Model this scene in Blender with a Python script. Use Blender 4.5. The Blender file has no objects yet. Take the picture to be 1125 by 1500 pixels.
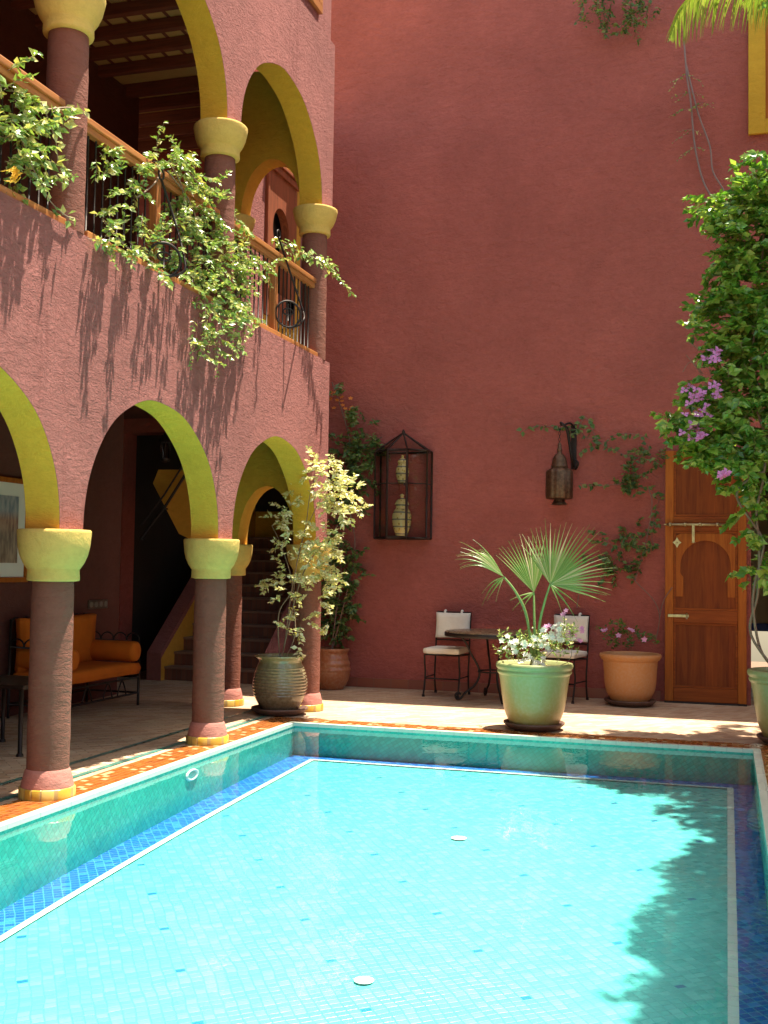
import bpy, bmesh, math, random
from mathutils import Vector, Matrix, noise
R_=random.Random(7)
PI=math.pi
sc=bpy.context.scene
COL=sc.collection
# ------------------------------------------------------------------ camera
CH=1.38
F=1650.0
cr=Vector((0.95670028,0.29069818,0.01480307)); cu=Vector((-0.00046297,-0.04933681,0.99878209)); cf=Vector((-0.29107448,0.95554196,0.04706595))
CP=Vector((0,0,CH))
cd=bpy.data.cameras.new('camera'); cam=bpy.data.objects.new('camera',cd); COL.objects.link(cam)
M=Matrix((cr,cu,-cf)).transposed().to_4x4(); M.translation=CP; cam.matrix_world=M
cd.sensor_fit='VERTICAL'; cd.sensor_height=36.0; cd.lens=F/1500*36.0; cd.clip_end=500
sc.camera=cam
def ray(px,py): return cf*F+cr*(px-562.5)+cu*(750-py)
def atY(px,py,Y): d=ray(px,py); return CP+d*(Y/d.y)      # measured point of the place at distance Y
def atX(px,py,X): d=ray(px,py); return CP+d*(X/d.x)
# ------------------------------------------------------------------ light
S=Vector((0.175,0.14,1.0)).normalized()
w=bpy.data.worlds.new('World'); sc.world=w; w.use_nodes=True
nt=w.node_tree; bg=nt.nodes['Background']
sky=nt.nodes.new('ShaderNodeTexSky'); sky.sky_type='NISHITA'; sky.sun_disc=False
sky.sun_elevation=math.asin(S.z); sky.sun_rotation=math.atan2(S.x,S.y); sky.dust_density=2.0; sky.altitude=400
wm=nt.nodes.new('ShaderNodeMix'); wm.data_type='RGBA'; wm.blend_type='MULTIPLY'; wm.inputs[0].default_value=1.0; wm.inputs[7].default_value=(1.0,0.88,0.69,1)
nt.links.new(sky.outputs[0],wm.inputs[6]); nt.links.new(wm.outputs[2],bg.inputs[0]); bg.inputs[1].default_value=0.14
ld=bpy.data.lights.new('sun','SUN'); ld.energy=4.9; ld.angle=math.radians(0.53); ld.color=(1.0,0.92,0.75)
sun=bpy.data.objects.new('sun',ld); COL.objects.link(sun); sun.rotation_euler=S.to_track_quat('Z','Y').to_euler()
sc.view_settings.view_transform='Standard'; sc.view_settings.look='None'; sc.view_settings.exposure=1.78; sc.view_settings.gamma=1.0
sc.cycles.max_bounces=10; sc.cycles.transparent_max_bounces=24; sc.cycles.caustics_reflective=False; sc.cycles.caustics_refractive=False
sc.cycles.use_denoising=True; sc.cycles.sample_clamp_indirect=6.0
# ------------------------------------------------------------------ materials
class NT:
    def __init__(s,name):
        s.m=bpy.data.materials.new(name); s.m.use_nodes=True; s.t=s.m.node_tree
        s.p=s.t.nodes['Principled BSDF']; s.out=s.t.nodes['Material Output']
    def n(s,typ,props=None,**ins):
        x=s.t.nodes.new('ShaderNode'+typ)
        for k,v in (props or {}).items(): setattr(x,k,v)
        for k,v in ins.items():
            i=x.inputs[int(k[1:])] if k[0]=='i' and k[1:].isdigit() else x.inputs[k.replace('_',' ')]
            s.set(i,v)
        return x
    def set(s,i,v):
        if isinstance(v,bpy.types.NodeSocket): s.t.links.new(v,i)
        elif isinstance(v,bpy.types.Node): s.t.links.new(v.outputs[0],i)
        else:
            if isinstance(v,tuple) and len(v)==3 and i.type=='RGBA': v=(*v,1)
            i.default_value=v
    def math(s,op,a,b=0.0,c=0.0): return s.n('Math',{'operation':op},i0=a,i1=b,i2=c)
    def mix(s,f,a,b,bt='MIX'):
        x=s.t.nodes.new('ShaderNodeMix'); x.data_type='RGBA'; x.blend_type=bt
        s.set(x.inputs[0],f); s.set(x.inputs[6],a); s.set(x.inputs[7],b); return x.outputs[2]
    def coord(s,scale=(1,1,1),rot=(0,0,0),space='Object',loc=(0,0,0)):
        tc=s.n('TexCoord'); mp=s.n('Mapping',None,Vector=tc.outputs[space])
        mp.inputs['Scale'].default_value=scale; mp.inputs['Rotation'].default_value=rot; mp.inputs['Location'].default_value=loc
        return mp.outputs[0]
    def noise(s,vec,scale,detail=4,rough=0.5,dist=0.0):
        return s.n('TexNoise',None,Vector=vec,Scale=scale,Detail=detail,Roughness=rough,Distortion=dist).outputs[0]
    def ramp(s,f,*st):
        x=s.n('ValToRGB',None,Fac=f); e=x.color_ramp.elements
        while len(e)<len(st): e.new(0.5)
        for k,(p,c) in enumerate(st): e[k].position=p; e[k].color=(*c,1) if isinstance(c,tuple) else (c,c,c,1)
        return x.outputs[0]
    def bump(s,h,strength,dist,nrm=None):
        x=s.n('Bump',None,Strength=strength,Distance=dist,Height=h)
        if nrm: s.set(x.inputs['Normal'],nrm)
        return x.outputs[0]
def simple(name,c,rough=0.6,metal=0.0,var=0.12,vs=6.0,bs=0.25,bscale=60,bdist=0.003,spec=0.5,coat=0.0,aniso=(1,1,1)):
    q=NT(name); v=q.coord(aniso)
    n=q.noise(v,vs,5,0.6); d=tuple(x*(1-var) for x in c); l=tuple(min(1,x*(1+var)) for x in c)
    q.set(q.p.inputs['Base Color'],q.ramp(n,(0.3,d),(0.7,l)))
    q.p.inputs['Roughness'].default_value=rough; q.p.inputs['Metallic'].default_value=metal
    q.p.inputs['Specular IOR Level'].default_value=spec; q.p.inputs['Coat Weight'].default_value=coat
    q.set(q.p.inputs['Normal'],q.bump(q.noise(v,bscale,4,0.6),bs,bdist))
    return q.m
def stucco(name,c,coarse=1.0,streak=0.0,fine=1.0,orange=None,aniso=(1,1,2.2),streak_tint=(0.75,0.55,0.5),swirl=0.6,mott=1.0,speck=.08):
    q=NT(name); v=q.coord(); va=q.coord(aniso)
    n1=q.noise(v,1.1,6,0.6); n2=q.noise(v,14,5,0.6)
    d=tuple(x*(1-.14*mott) for x in c); l=tuple(min(1,x*(1+.13*mott)) for x in c)
    col=q.ramp(n1,(0.3,d),(0.72,l))
    col=q.mix(q.ramp(q.noise(q.coord((1,1,3.5)),5,6,0.7,.8),(0.42,0.0),(0.7,0.35*mott)),col,tuple(x*0.72 for x in c))
    col=q.mix(q.ramp(n2,(0.35,0.0),(0.75,0.3)),col,tuple(min(1,x*1.25+0.01) for x in c))
    col=q.mix(q.ramp(q.noise(q.coord((1,1,1.6)),26,6,0.8,.5),(0.3,speck*2),(0.55,0.0)),col,tuple(x*0.45 for x in c))
    if streak>0:  # darker vertical streaks, broken up by noise
        vs=q.coord((1,5.5,0.28)); st=q.noise(vs,2.6,5,0.75,0.3)
        geo=q.n('SeparateXYZ',None,Vector=q.coord())
        big=q.noise(q.coord((1,1,0.5)),0.9,2)
        f=q.math('MULTIPLY',q.ramp(st,(0.52,0.0),(0.66,streak)),q.ramp(big,(0.38,0.0),(0.62,1.0)))
        col=q.mix(f.outputs[0],col,tuple(x*y for x,y in zip(c,streak_tint)))
    if orange is not None:       # worn orange paint just over the capitals
        geo=q.n('SeparateXYZ',None,Vector=q.coord())
        zz=q.math('ADD',geo.outputs[2],q.math('MULTIPLY',n2,0.10).outputs[0])
        f=q.n('MapRange',None,Value=zz.outputs[0]); f.inputs[1].default_value=orange+0.06; f.inputs[2].default_value=orange+0.2; f.inputs[3].default_value=1; f.inputs[4].default_value=0
        col=q.mix(f.outputs[0],col,(0.62,0.26,0.035))
    q.set(q.p.inputs['Base Color'],col); q.p.inputs['Roughness'].default_value=0.88; q.p.inputs['Specular IOR Level'].default_value=0.25
    a=q.noise(va,9,6,0.62,swirl); b=q.noise(va,38,5,0.65,swirl*.7); e=q.noise(v,150,3,0.6)
    nr=q.bump(a,0.55*coarse,0.05); nr=q.bump(b,0.6*coarse,0.016,nr); nr=q.bump(e,0.4*fine,0.003,nr)
    q.set(q.p.inputs['Normal'],nr)
    return q.m
def tiles(name,cell,cols,grout,rot=0.0,axes='XY',gw=0.05,rough=0.25,brick=0.0,special=None,sp_period=8,bdist=0.002,jit=0.5,spec=0.5,stain=0.0,warp=0.0):
    """glazed or clay tiles; cols = list of tile colours picked at random per tile"""
    q=NT(name); sep=q.n('SeparateXYZ',None,Vector=q.coord())
    a,b={'XY':(0,1),'XZ':(0,2),'YZ':(1,2)}[axes]
    U=sep.outputs[a]; W=sep.outputs[b]
    c,s_=math.cos(rot),math.sin(rot)
    u=q.math('ADD',q.math('MULTIPLY',U,c).outputs[0],q.math('MULTIPLY',W,s_).outputs[0]).outputs[0]
    v=q.math('SUBTRACT',q.math('MULTIPLY',W,c).outputs[0],q.math('MULTIPLY',U,s_).outputs[0]).outputs[0]
    if warp:
        nn=q.noise(q.coord(),3.0,2); dd=q.math('MULTIPLY',q.math('SUBTRACT',nn,0.5).outputs[0],warp).outputs[0]
        u=q.math('ADD',u,dd).outputs[0]; v=q.math('ADD',v,dd).outputs[0]
    u=q.math('DIVIDE',u,cell[0]).outputs[0]; v=q.math('DIVIDE',v,cell[1]).outputs[0]
    fv=q.math('FLOOR',v).outputs[0]
    if brick: u=q.math('ADD',u,q.math('MULTIPLY',fv,brick).outputs[0]).outputs[0]
    fu=q.math('FLOOR',u).outputs[0]
    ru=q.math('FRACT',u).outputs[0]; rv=q.math('FRACT',v).outputs[0]
    def edge(r): return q.math('MINIMUM',r,q.math('SUBTRACT',1.0,r).outputs[0]).outputs[0]
    eu=q.math('MULTIPLY',edge(ru),cell[0]/min(cell)).outputs[0]; ev=q.math('MULTIPLY',edge(rv),cell[1]/min(cell)).outputs[0]
    e=q.math('MINIMUM',eu,ev).outputs[0]
    cid=q.n('CombineXYZ',None,X=fu,Y=fv)
    wn=q.n('TexWhiteNoise',{'noise_dimensions':'2D'},Vector=cid.outputs[0])
    st=[((k+0.0)/len(cols),c_) for k,c_ in enumerate(cols)]
    x=q.n('ValToRGB',None,Fac=wn.outputs[0]); x.color_ramp.interpolation='CONSTANT' if len(cols)>2 else 'LINEAR'
    el=x.color_ramp.elements
    while len(el)<len(st): el.new(0.5)
    for k,(p,c_) in enumerate(st): el[k].position=p if len(cols)>2 else float(k); el[k].color=(*c_,1)
    col=x.outputs[0]
    big=q.noise(q.coord(),1.7,5,0.6)
    col=q.mix(0.35,col,q.ramp(big,(0.3,0.6),(0.7,1.0)),'MULTIPLY')
    if special:
        mu=q.math('COMPARE',q.math('FLOORED_MODULO',q.math('ADD',fu,q.math('MULTIPLY',fv,0.0).outputs[0]).outputs[0],float(sp_period)).outputs[0],2.0,0.3).outputs[0]
        mv=q.math('COMPARE',q.math('FLOORED_MODULO',q.math('ADD',fv,q.math('MULTIPLY',q.math('FLOOR',q.math('DIVIDE',fu,float(sp_period)).outputs[0]).outputs[0],3.0).outputs[0]).outputs[0],float(sp_period)).outputs[0],2.0,0.3).outputs[0]
        col=q.mix(q.math('MULTIPLY',mu,mv).outputs[0],col,special)
    g=q.n('MapRange',None,Value=e); g.inputs[1].default_value=gw*0.5; g.inputs[2].default_value=gw
    if stain:
        col=q.mix(q.ramp(q.noise(q.coord(),0.8,6,0.7),(0.45,0.0),(0.7,stain)),col,tuple(0.55*x_ for x_ in cols[0]))
    q.set(q.p.inputs['Base Color'],q.mix(g.outputs[0],grout,col))
    q.set(q.p.inputs['Roughness'],q.n('MapRange',None,i0=wn.outputs[0],i3=rough*0.7,i4=min(1,rough*1.3)).outputs[0])
    q.p.inputs['Specular IOR Level'].default_value=spec
    h=q.math('ADD',g.outputs[0],q.math('MULTIPLY',wn.outputs[0],jit).outputs[0]).outputs[0]
    q.set(q.p.inputs['Normal'],q.bump(q.noise(q.coord(),60,3),0.3,0.002,q.bump(h,0.6,bdist)))
    return q.m
def wood(name,c,dark,axis=2,rough=0.4,scale=9.0,bs=0.3,coat=0.15,planks=0.0,plank_axis=0,spec=.5):
    q=NT(name); q.p.inputs['Specular IOR Level'].default_value=spec; sca=[14.0,14.0,14.0]; sca[axis]=0.9
    v=q.coord(tuple(sca)); n=q.noise(v,scale/9*1.6,8,0.65,1.4); n2=q.noise(q.coord(),2.3,4)
    col=q.ramp(n,(0.30,dark),(0.62,c)); col=q.mix(0.4,col,q.ramp(n2,(0.3,0.6),(0.7,1.0)),'MULTIPLY')
    if planks:
        sep=q.n('SeparateXYZ',None,Vector=q.coord()); f=q.math('FLOOR',q.math('DIVIDE',sep.outputs[plank_axis],planks).outputs[0])
        wn=q.n('TexWhiteNoise',{'noise_dimensions':'1D'},W=f.outputs[0]); col=q.mix(0.6,col,q.ramp(wn.outputs[0],(0.0,0.5),(1.0,1.0)),'MULTIPLY')
    q.set(q.p.inputs['Base Color'],col); q.p.inputs['Roughness'].default_value=rough; q.p.inputs['Coat Weight'].default_value=coat
    q.set(q.p.inputs['Normal'],q.bump(n,bs,0.003)); return q.m
def leafmat(name,c1,c2,c3=None,trans=0.35,rough=0.38,spec=0.5,gloss=True):
    q=NT(name); g=q.n('NewGeometry'); r=g.outputs['Random Per Island']
    st=[(0.0,c1),(0.55,c2)]+([(0.93,c3)] if c3 else []); col=q.ramp(r,*st)
    q.set(q.p.inputs['Base Color'],col); q.p.inputs['Roughness'].default_value=rough; q.p.inputs['Specular IOR Level'].default_value=spec
    q.set(q.p.inputs['Normal'],q.bump(q.noise(q.coord(),70,2),0.3,0.004))
    tr=q.n('BsdfTranslucent',None,Color=q.mix(1.0,col,(1.0,1.0,0.45),'MULTIPLY'))
    # leaf: mostly reflecting, partly letting light through
    mx=q.n('MixShader',None,i0=trans,i1=q.p.outputs[0],i2=tr.outputs[0]); q.set(q.out.inputs[0],mx.outputs[0]); return q.m
def glassy(name,tint,ior=1.45,waves=0.0,rough=0.0):
    q=NT(name); t=q.n('BsdfTransparent',None,Color=tint); g=q.n('BsdfGlossy',None,Roughness=rough,Color=(1,1,1))
    fr=q.n('Fresnel',None,IOR=ior)
    if waves:
        nr=q.bump(q.noise(q.coord((1.0,0.7,1)),5.0,3,0.55,0.6),waves,0.02)
        q.set(g.inputs['Normal'],nr); q.set(fr.inputs['Normal'],nr)
    mx=q.n('MixShader',None,i0=fr.outputs[0],i1=t.outputs[0],i2=g.outputs[0]); q.set(q.out.inputs[0],mx.outputs[0]); q.t.nodes.remove(q.p); return q.m

m_wall=stucco('red_stucco',(0.375,0.100,0.080),coarse=1.1,fine=1.6,speck=.16,aniso=(1,1,1.5),mott=1.5)
m_pink=stucco('pink_stucco',(0.40,0.145,0.128),coarse=1.5,streak=0.5,swirl=2.2,mott=1.3,streak_tint=(0.62,0.5,0.5))
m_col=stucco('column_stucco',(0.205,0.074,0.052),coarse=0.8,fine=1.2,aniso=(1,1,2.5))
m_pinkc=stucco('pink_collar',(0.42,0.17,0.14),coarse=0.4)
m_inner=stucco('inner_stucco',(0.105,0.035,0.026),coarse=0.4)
m_yel=stucco('yellow_soffit',(0.66,0.42,0.045),coarse=0.7,orange=1.53)
m_yelu=stucco('yellow_plaster',(0.56,0.32,0.03),coarse=0.7)
m_yelo=stucco('orange_yellow_plaster',(0.60,0.30,0.04),coarse=0.35)
m_cap=stucco('capital_yellow',(0.62,0.41,0.11),coarse=0.55,fine=1.2,aniso=(1,1,1))
m_deck=tiles('deck_clay_tiles',(0.15,0.05),[(0.50,0.33,0.21),(0.56,0.38,0.25),(0.44,0.27,0.17),(0.54,0.35,0.22),(0.60,0.44,0.30)],(0.32,0.22,0.15),rot=0.78,brick=0.5,gw=0.10,rough=0.7,jit=0.6,spec=0.3,stain=0.35,warp=0.03)
m_orange=tiles('orange_glazed_tiles',(0.045,0.045),[(0.26,0.075,0.012),(0.30,0.095,0.016),(0.21,0.05,0.01),(0.28,0.085,0.014),(0.31,0.11,0.02),(0.23,0.06,0.012),(0.25,0.075,0.012),(0.28,0.085,0.014),(0.22,0.06,0.012),(0.42,0.32,0.17)],(0.34,0.14,0.05),gw=0.08,rough=0.25,warp=0.02)
m_teal=tiles('teal_glazed_strip',(0.05,0.04),[(0.03,0.16,0.12),(0.04,0.22,0.17),(0.05,0.14,0.12)],(0.2,0.2,0.17),gw=0.12,rough=0.35)
m_white=tiles('pale_coping_tiles',(0.12,0.3),[(0.62,0.66,0.55),(0.56,0.62,0.52)],(0.48,0.52,0.46),gw=0.04,rough=0.3)
m_whitel=tiles('white_line_tiles',(0.1,0.1),[(0.70,0.76,0.74),(0.62,0.72,0.74)],(0.5,0.6,0.6),gw=0.06,rough=0.3)
PF=[(0.11,0.51,0.50),(0.125,0.55,0.54),(0.10,0.48,0.48),(0.15,0.59,0.58),(0.115,0.53,0.53)]
m_pfloor=tiles('turquoise_pool_tiles',(0.052,0.040),PF,(0.085,0.46,0.46),rot=0.62,gw=0.11,rough=0.3,special=(0.015,0.14,0.30),sp_period=13,warp=0.05,jit=0.35)
PW=[(0.045,0.50,0.41),(0.06,0.56,0.46),(0.04,0.46,0.38),(0.05,0.53,0.42)]
m_pwx=tiles('green_pool_wall_tiles',(0.045,0.028),PW,(0.035,0.34,0.28),axes='XZ',rot=0.6,gw=0.08,rough=0.25,warp=.04)
m_pwy=tiles('green_pool_wall_tiles',(0.045,0.028),PW,(0.035,0.34,0.28),axes='YZ',rot=0.6,gw=0.08,rough=0.25,warp=.04)
m_blue=tiles('blue_pool_border_tiles',(0.05,0.038),[(0.014,0.12,0.50),(0.012,0.09,0.42),(0.03,0.20,0.60),(0.012,0.10,0.40)],(0.06,0.26,0.5),rot=0.62,gw=0.10,rough=0.3,warp=0.03)
m_yelt=tiles('yellow_base_tiles',(0.05,0.09),[(0.58,0.38,0.05),(0.50,0.30,0.04),(0.60,0.42,0.1)],(0.35,0.22,0.08),axes='YZ',gw=0.1,rough=0.3)
m_skirt=tiles('terracotta_skirting',(0.2,0.5),[(0.28,0.075,0.04),(0.24,0.06,0.035)],(0.2,0.09,0.06),axes='XZ',gw=0.02,rough=0.45)
m_step=tiles('terracotta_stairs',(0.06,0.5),[(0.20,0.075,0.045),(0.16,0.055,0.035),(0.23,0.09,0.05)],(0.12,0.07,0.05),axes='XZ',gw=0.1,rough=0.6)
m_water=glassy('pool_water',(0.90,0.99,0.985),ior=1.33,waves=0.10)
m_glass=glassy('lantern_glass',(0.86,0.82,0.78),ior=1.35)
m_woodr=wood('cedar_handrail',(0.50,0.20,0.06),(0.30,0.10,0.03),axis=1,rough=0.45)
m_woodv=wood('cedar_post',(0.50,0.18,0.05),(0.28,0.09,0.025),axis=2,rough=0.45)
m_door=wood('cedar_door_panel',(0.30,0.068,0.009),(0.16,0.028,0.004),axis=2,rough=0.6,planks=0.115,coat=0,spec=.2)
m_doorf=wood('cedar_door_frame',(0.42,0.12,0.014),(0.26,0.06,0.007),axis=2,rough=0.6,coat=0,spec=.2)
m_doorh=wood('cedar_door_rail',(0.30,0.07,0.009),(0.18,0.034,0.005),axis=0,rough=0.6,coat=0,spec=.2)
m_carv=wood('carved_cedar',(0.36,0.10,0.04),(0.18,0.05,0.02),axis=2,rough=0.6)
m_beam=wood('ceiling_beam_wood',(0.20,0.055,0.03),(0.10,0.03,0.02),axis=0,rough=0.7)
m_ceil=simple('straw_ceiling',(0.50,0.34,0.13),0.9,vs=18,aniso=(1,8,1))
m_iron=simple('wrought_iron',(0.028,0.02,0.018),0.5,metal=0.6,bscale=120)
m_rust=simple('bronzed_iron',(0.045,0.026,0.02),0.45,metal=0.7,var=0.4,vs=25,bscale=90,bs=0.5)
m_lamp=simple('pierced_brass',(0.13,0.075,0.045),0.42,metal=0.8,var=0.45,vs=30,bscale=70,bs=0.9,bdist=0.006)
m_brass=simple('aged_brass',(0.42,0.34,0.17),0.38,metal=0.85,var=0.25,vs=20)
m_cush=simple('cream_canvas',(0.70,0.65,0.56),0.92,var=0.06,vs=5,bscale=25,bs=0.45,bdist=0.01,spec=0.2)
m_orcush=simple('orange_upholstery',(0.50,0.12,0.01),0.85,var=0.1,bscale=30,bs=0.3,spec=0.2)
m_mosaic=tiles('mosaic_table_top',(0.025,0.025),[(0.22,0.13,0.06),(0.30,0.19,0.09),(0.15,0.08,0.04),(0.33,0.24,0.14)],(0.12,0.08,0.05),gw=0.1,rough=0.35)
def potmat(name,c1,c2,rough,coat,zs,ns=5.0,rings=0.0):
    q=NT(name); sep=q.n('SeparateXYZ',None,Vector=q.coord()); n=q.noise(q.coord((1,1,0.35)),ns,5,0.65)
    z=q.math('ADD',sep.outputs[2],q.math('MULTIPLY',q.math('SUBTRACT',n,0.5).outputs[0],0.55).outputs[0]).outputs[0]
    f=q.n('MapRange',None,Value=z,i1=zs[0],i2=zs[1]).outputs[0]
    q.set(q.p.inputs['Base Color'],q.mix(q.ramp(q.noise(q.coord(),40,3),(0.4,0.0),(0.75,0.22)),q.mix(f,c1,c2),(0.5,0.42,0.3)))
    q.p.inputs['Roughness'].default_value=rough; q.p.inputs['Coat Weight'].default_value=coat; q.p.inputs['Coat Roughness'].default_value=0.15
    q.set(q.p.inputs['Normal'],q.bump(n,0.3,0.006,q.bump(q.noise(q.coord((1,1,6)),18,3),0.25,0.004))); return q.m
m_pot_glaze=potmat('brown_glazed_clay',(0.14,0.10,0.06),(0.22,0.19,0.09),0.22,0.5,(0.2,0.5))
m_pot_green=potmat('pale_green_glazed_clay',(0.34,0.24,0.07),(0.27,0.30,0.12),0.45,0.2,(0.1,0.5))
m_pot_terra=potmat('terracotta',(0.50,0.21,0.07),(0.46,0.20,0.065),0.6,0.05,(0.0,0.5))
m_pot_red=potmat('red_terracotta',(0.34,0.11,0.04),(0.28,0.09,0.035),0.4,0.3,(0.0,0.5))
m_sauc=simple('dark_clay',(0.10,0.05,0.035),0.6,var=0.3)
m_soil=simple('dry_soil',(0.16,0.09,0.05),0.95,var=0.4,vs=30,bscale=50,bs=1.0,bdist=0.02)
m_stem=simple('grey_bark',(0.22,0.15,0.10),0.8,var=0.3,vs=30)
m_stemd=simple('vine_stem',(0.20,0.11,0.085),0.8,var=0.25,vs=30)
m_leafw=leafmat('creeper_leaf',(0.06,0.13,0.035),(0.11,0.20,0.05),(0.24,0.27,0.08))
m_leafr=leafmat('balcony_leaf',(0.12,0.24,0.05),(0.27,0.38,0.09),(0.55,0.52,0.20),rough=0.28,spec=0.7,trans=.3)
m_leafb=leafmat('bougainvillea_leaf',(0.06,0.20,0.025),(0.20,0.40,0.055),(0.42,0.54,0.12),rough=0.28,spec=0.7,trans=.4)
m_leafv=leafmat('variegated_leaf',(0.50,0.50,0.16),(0.70,0.66,0.34),(0.78,0.74,0.52),trans=0.3)
m_leafp=leafmat('palm_leaflet',(0.16,0.27,0.04),(0.28,0.38,0.07),(0.42,0.45,0.14),rough=0.35)
m_fan=leafmat('fan_palm_blade',(0.17,0.33,0.08),(0.30,0.44,0.14),(0.62,0.60,0.36),rough=0.35,trans=0.45)
m_petal_w=leafmat('white_petal',(0.75,0.75,0.72),(0.8,0.8,0.76),trans=0.3,rough=0.6)
m_petal_p=leafmat('pink_petal',(0.62,0.25,0.50),(0.70,0.35,0.60),trans=0.3,rough=0.6)
m_petal_m=leafmat('magenta_bract',(0.60,0.15,0.55),(0.74,0.30,0.70),trans=0.35,rough=0.6)
m_petal_o=leafmat('orange_petal',(0.65,0.16,0.02),(0.75,0.25,0.04),trans=0.35,rough=0.6)
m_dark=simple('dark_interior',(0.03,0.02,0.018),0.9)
m_cream=simple('cream_plaster',(0.62,0.50,0.30),0.9,var=0.05)
m_paper=simple('print_mount',(0.62,0.60,0.55),0.8,var=0.02)
# ------------------------------------------------------------------ mesh helper
class MB:
    def __init__(s): s.v=[]; s.f=[]; s.sm=[]
    def add(s,vs,fs,smooth=False):
        b=len(s.v); s.v.extend(tuple(x) for x in vs); s.f.extend(tuple(i+b for i in f) for f in fs); s.sm.extend([smooth]*len(fs)); return s
    def box(s,x0,x1,y0,y1,z0,z1,c=0.0):
        if c<=0:
            return s.add([(x0,y0,z0),(x1,y0,z0),(x1,y1,z0),(x0,y1,z0),(x0,y0,z1),(x1,y0,z1),(x1,y1,z1),(x0,y1,z1)],
              [(0,3,2,1),(4,5,6,7),(0,1,5,4),(1,2,6,5),(2,3,7,6),(3,0,4,7)])
        bm=bmesh.new(); bmesh.ops.create_cube(bm,size=1.0)
        for v in bm.verts: v.co=Vector((x0+(x1-x0)*(v.co.x+.5),y0+(y1-y0)*(v.co.y+.5),z0+(z1-z0)*(v.co.z+.5)))
        bmesh.ops.bevel(bm,geom=list(bm.edges),offset=c,segments=2,profile=0.6,affect='EDGES')
        return s.bm(bm)
    def bm(s,bm,smooth=False):
        bm.verts.index_update(); s.add([v.co.copy() for v in bm.verts],[[v.index for v in f.verts] for f in bm.faces],smooth); bm.free(); return s
    def lathe(s,prof,seg=32,c=(0,0,0),cap=(True,True),lobes=0,la=0.0,fn=None):
        vs=[];fs=[];n=len(prof)
        for i,(r,z) in enumerate(prof):
            for k in range(seg):
                a=2*PI*k/seg; rr=r*(1+la*abs(math.cos(lobes*a/2)) if lobes else 1)
                if fn: rr*=fn(a,z)
                vs.append((c[0]+rr*math.cos(a),c[1]+rr*math.sin(a),c[2]+z))
        for i in range(n-1):
            for k in range(seg):
                k2=(k+1)%seg; fs.append((i*seg+k,i*seg+k2,(i+1)*seg+k2,(i+1)*seg+k))
        s.add(vs,fs,True)
        if cap[0]: s.add([vs[k] for k in range(seg)],[tuple(range(seg))[::-1]])
        if cap[1]: s.add([vs[(n-1)*seg+k] for k in range(seg)],[tuple(range(seg))])
        return s
    def tube(s,pts,r,seg=6,closed=False):
        pts=[Vector(p) for p in pts]; n=len(pts)
        rs=r if isinstance(r,(list,tuple)) else [r]*n
        vs=[];fs=[]; up=None
        for i,p in enumerate(pts):
            t=(pts[(i+1)%n]-pts[i-1]) if closed or 0<i<n-1 else (pts[1]-pts[0] if i==0 else pts[-1]-pts[-2])
            if t.length<1e-9: t=Vector((0,0,1))
            t.normalize()
            if up is None: up=Vector((0,0,1)) if abs(t.z)<0.9 else Vector((1,0,0))
            a=t.cross(up)
            if a.length<1e-6: a=t.cross(Vector((0.3,1,0)))
            a.normalize(); b=a.cross(t).normalized(); up=b
            for k in range(seg):
                an=2*PI*k/seg; vs.append(p+(a*math.cos(an)+b*math.sin(an))*rs[i])
        for i in range(n if closed else n-1):
            j=(i+1)%n
            for k in range(seg):
                k2=(k+1)%seg; fs.append((i*seg+k,j*seg+k,j*seg+k2,i*seg+k2))
        if not closed: fs.append(tuple(range(seg))[::-1]); fs.append(tuple((n-1)*seg+k for k in range(seg)))
        return s.add(vs,fs,True)
    def leaf(s,p,d,nr,L,W,fold=0.22,bend=0.25):
        d=d.normalized(); sd=d.cross(nr)
        if sd.length<1e-5: sd=d.orthogonal()
        sd.normalize(); n2=sd.cross(d).normalized()
        m=p+d*L*0.5-n2*W*fold; l=p+d*L*0.42+sd*W*0.5; r=p+d*L*0.42-sd*W*0.5; t=p+d*L-n2*L*bend
        s.add([p,m,l,t,r],[(0,1,2),(2,1,3),(0,4,1),(4,3,1)]); return s
    def build(s,name,mat,parent=None,world=False,auto=None):
        me=bpy.data.meshes.new(name); me.from_pydata(s.v,[],s.f); me.materials.append(mat)
        me.polygons.foreach_set('use_smooth',s.sm); me.update()
        o=bpy.data.objects.new(name,me); COL.objects.link(o)
        if parent is not None:
            o.parent=parent
            if world:
                w_=wloc(parent); me.transform(Matrix.Translation(-w_))
        return o
def wloc(o):
    v=Vector((0,0,0))
    while o is not None: v=v+o.location; o=o.parent
    return v
def tag(o,label=None,cat=None,group=None,kind=None):
    for k,v in (('label',label),('category',cat),('group',group),('kind',kind)):
        if v: o[k]=v
    return o
def thing(name,label,cat,loc=(0,0,0),rz=0.0,group=None):
    o=bpy.data.objects.new(name,None); COL.objects.link(o); o.location=loc; o.rotation_euler=(0,0,rz); o.empty_display_size=0.1
    return tag(o,label,cat,group)
def copy_tree(o,parent=None):
    c=o.copy(); COL.objects.link(c)
    if parent is not None: c.parent=parent
    for ch in list(o.children): copy_tree(ch,c)
    return c
def vj(a): return Vector((R_.uniform(-a,a),R_.uniform(-a,a),R_.uniform(-a,a)))
def smooth(pts,n=6):
    pts=[Vector(p) for p in pts]; o=[]
    for i in range(len(pts)-1):
        p0=pts[max(0,i-1)];p1=pts[i];p2=pts[i+1];p3=pts[min(len(pts)-1,i+2)]
        for k in range(n):
            t=k/n; o.append(0.5*((2*p1)+(p2-p0)*t+(2*p0-5*p1+4*p2-p3)*t*t+(3*p1-p0-3*p2+p3)*t**3))
    o.append(pts[-1]); return o
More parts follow.
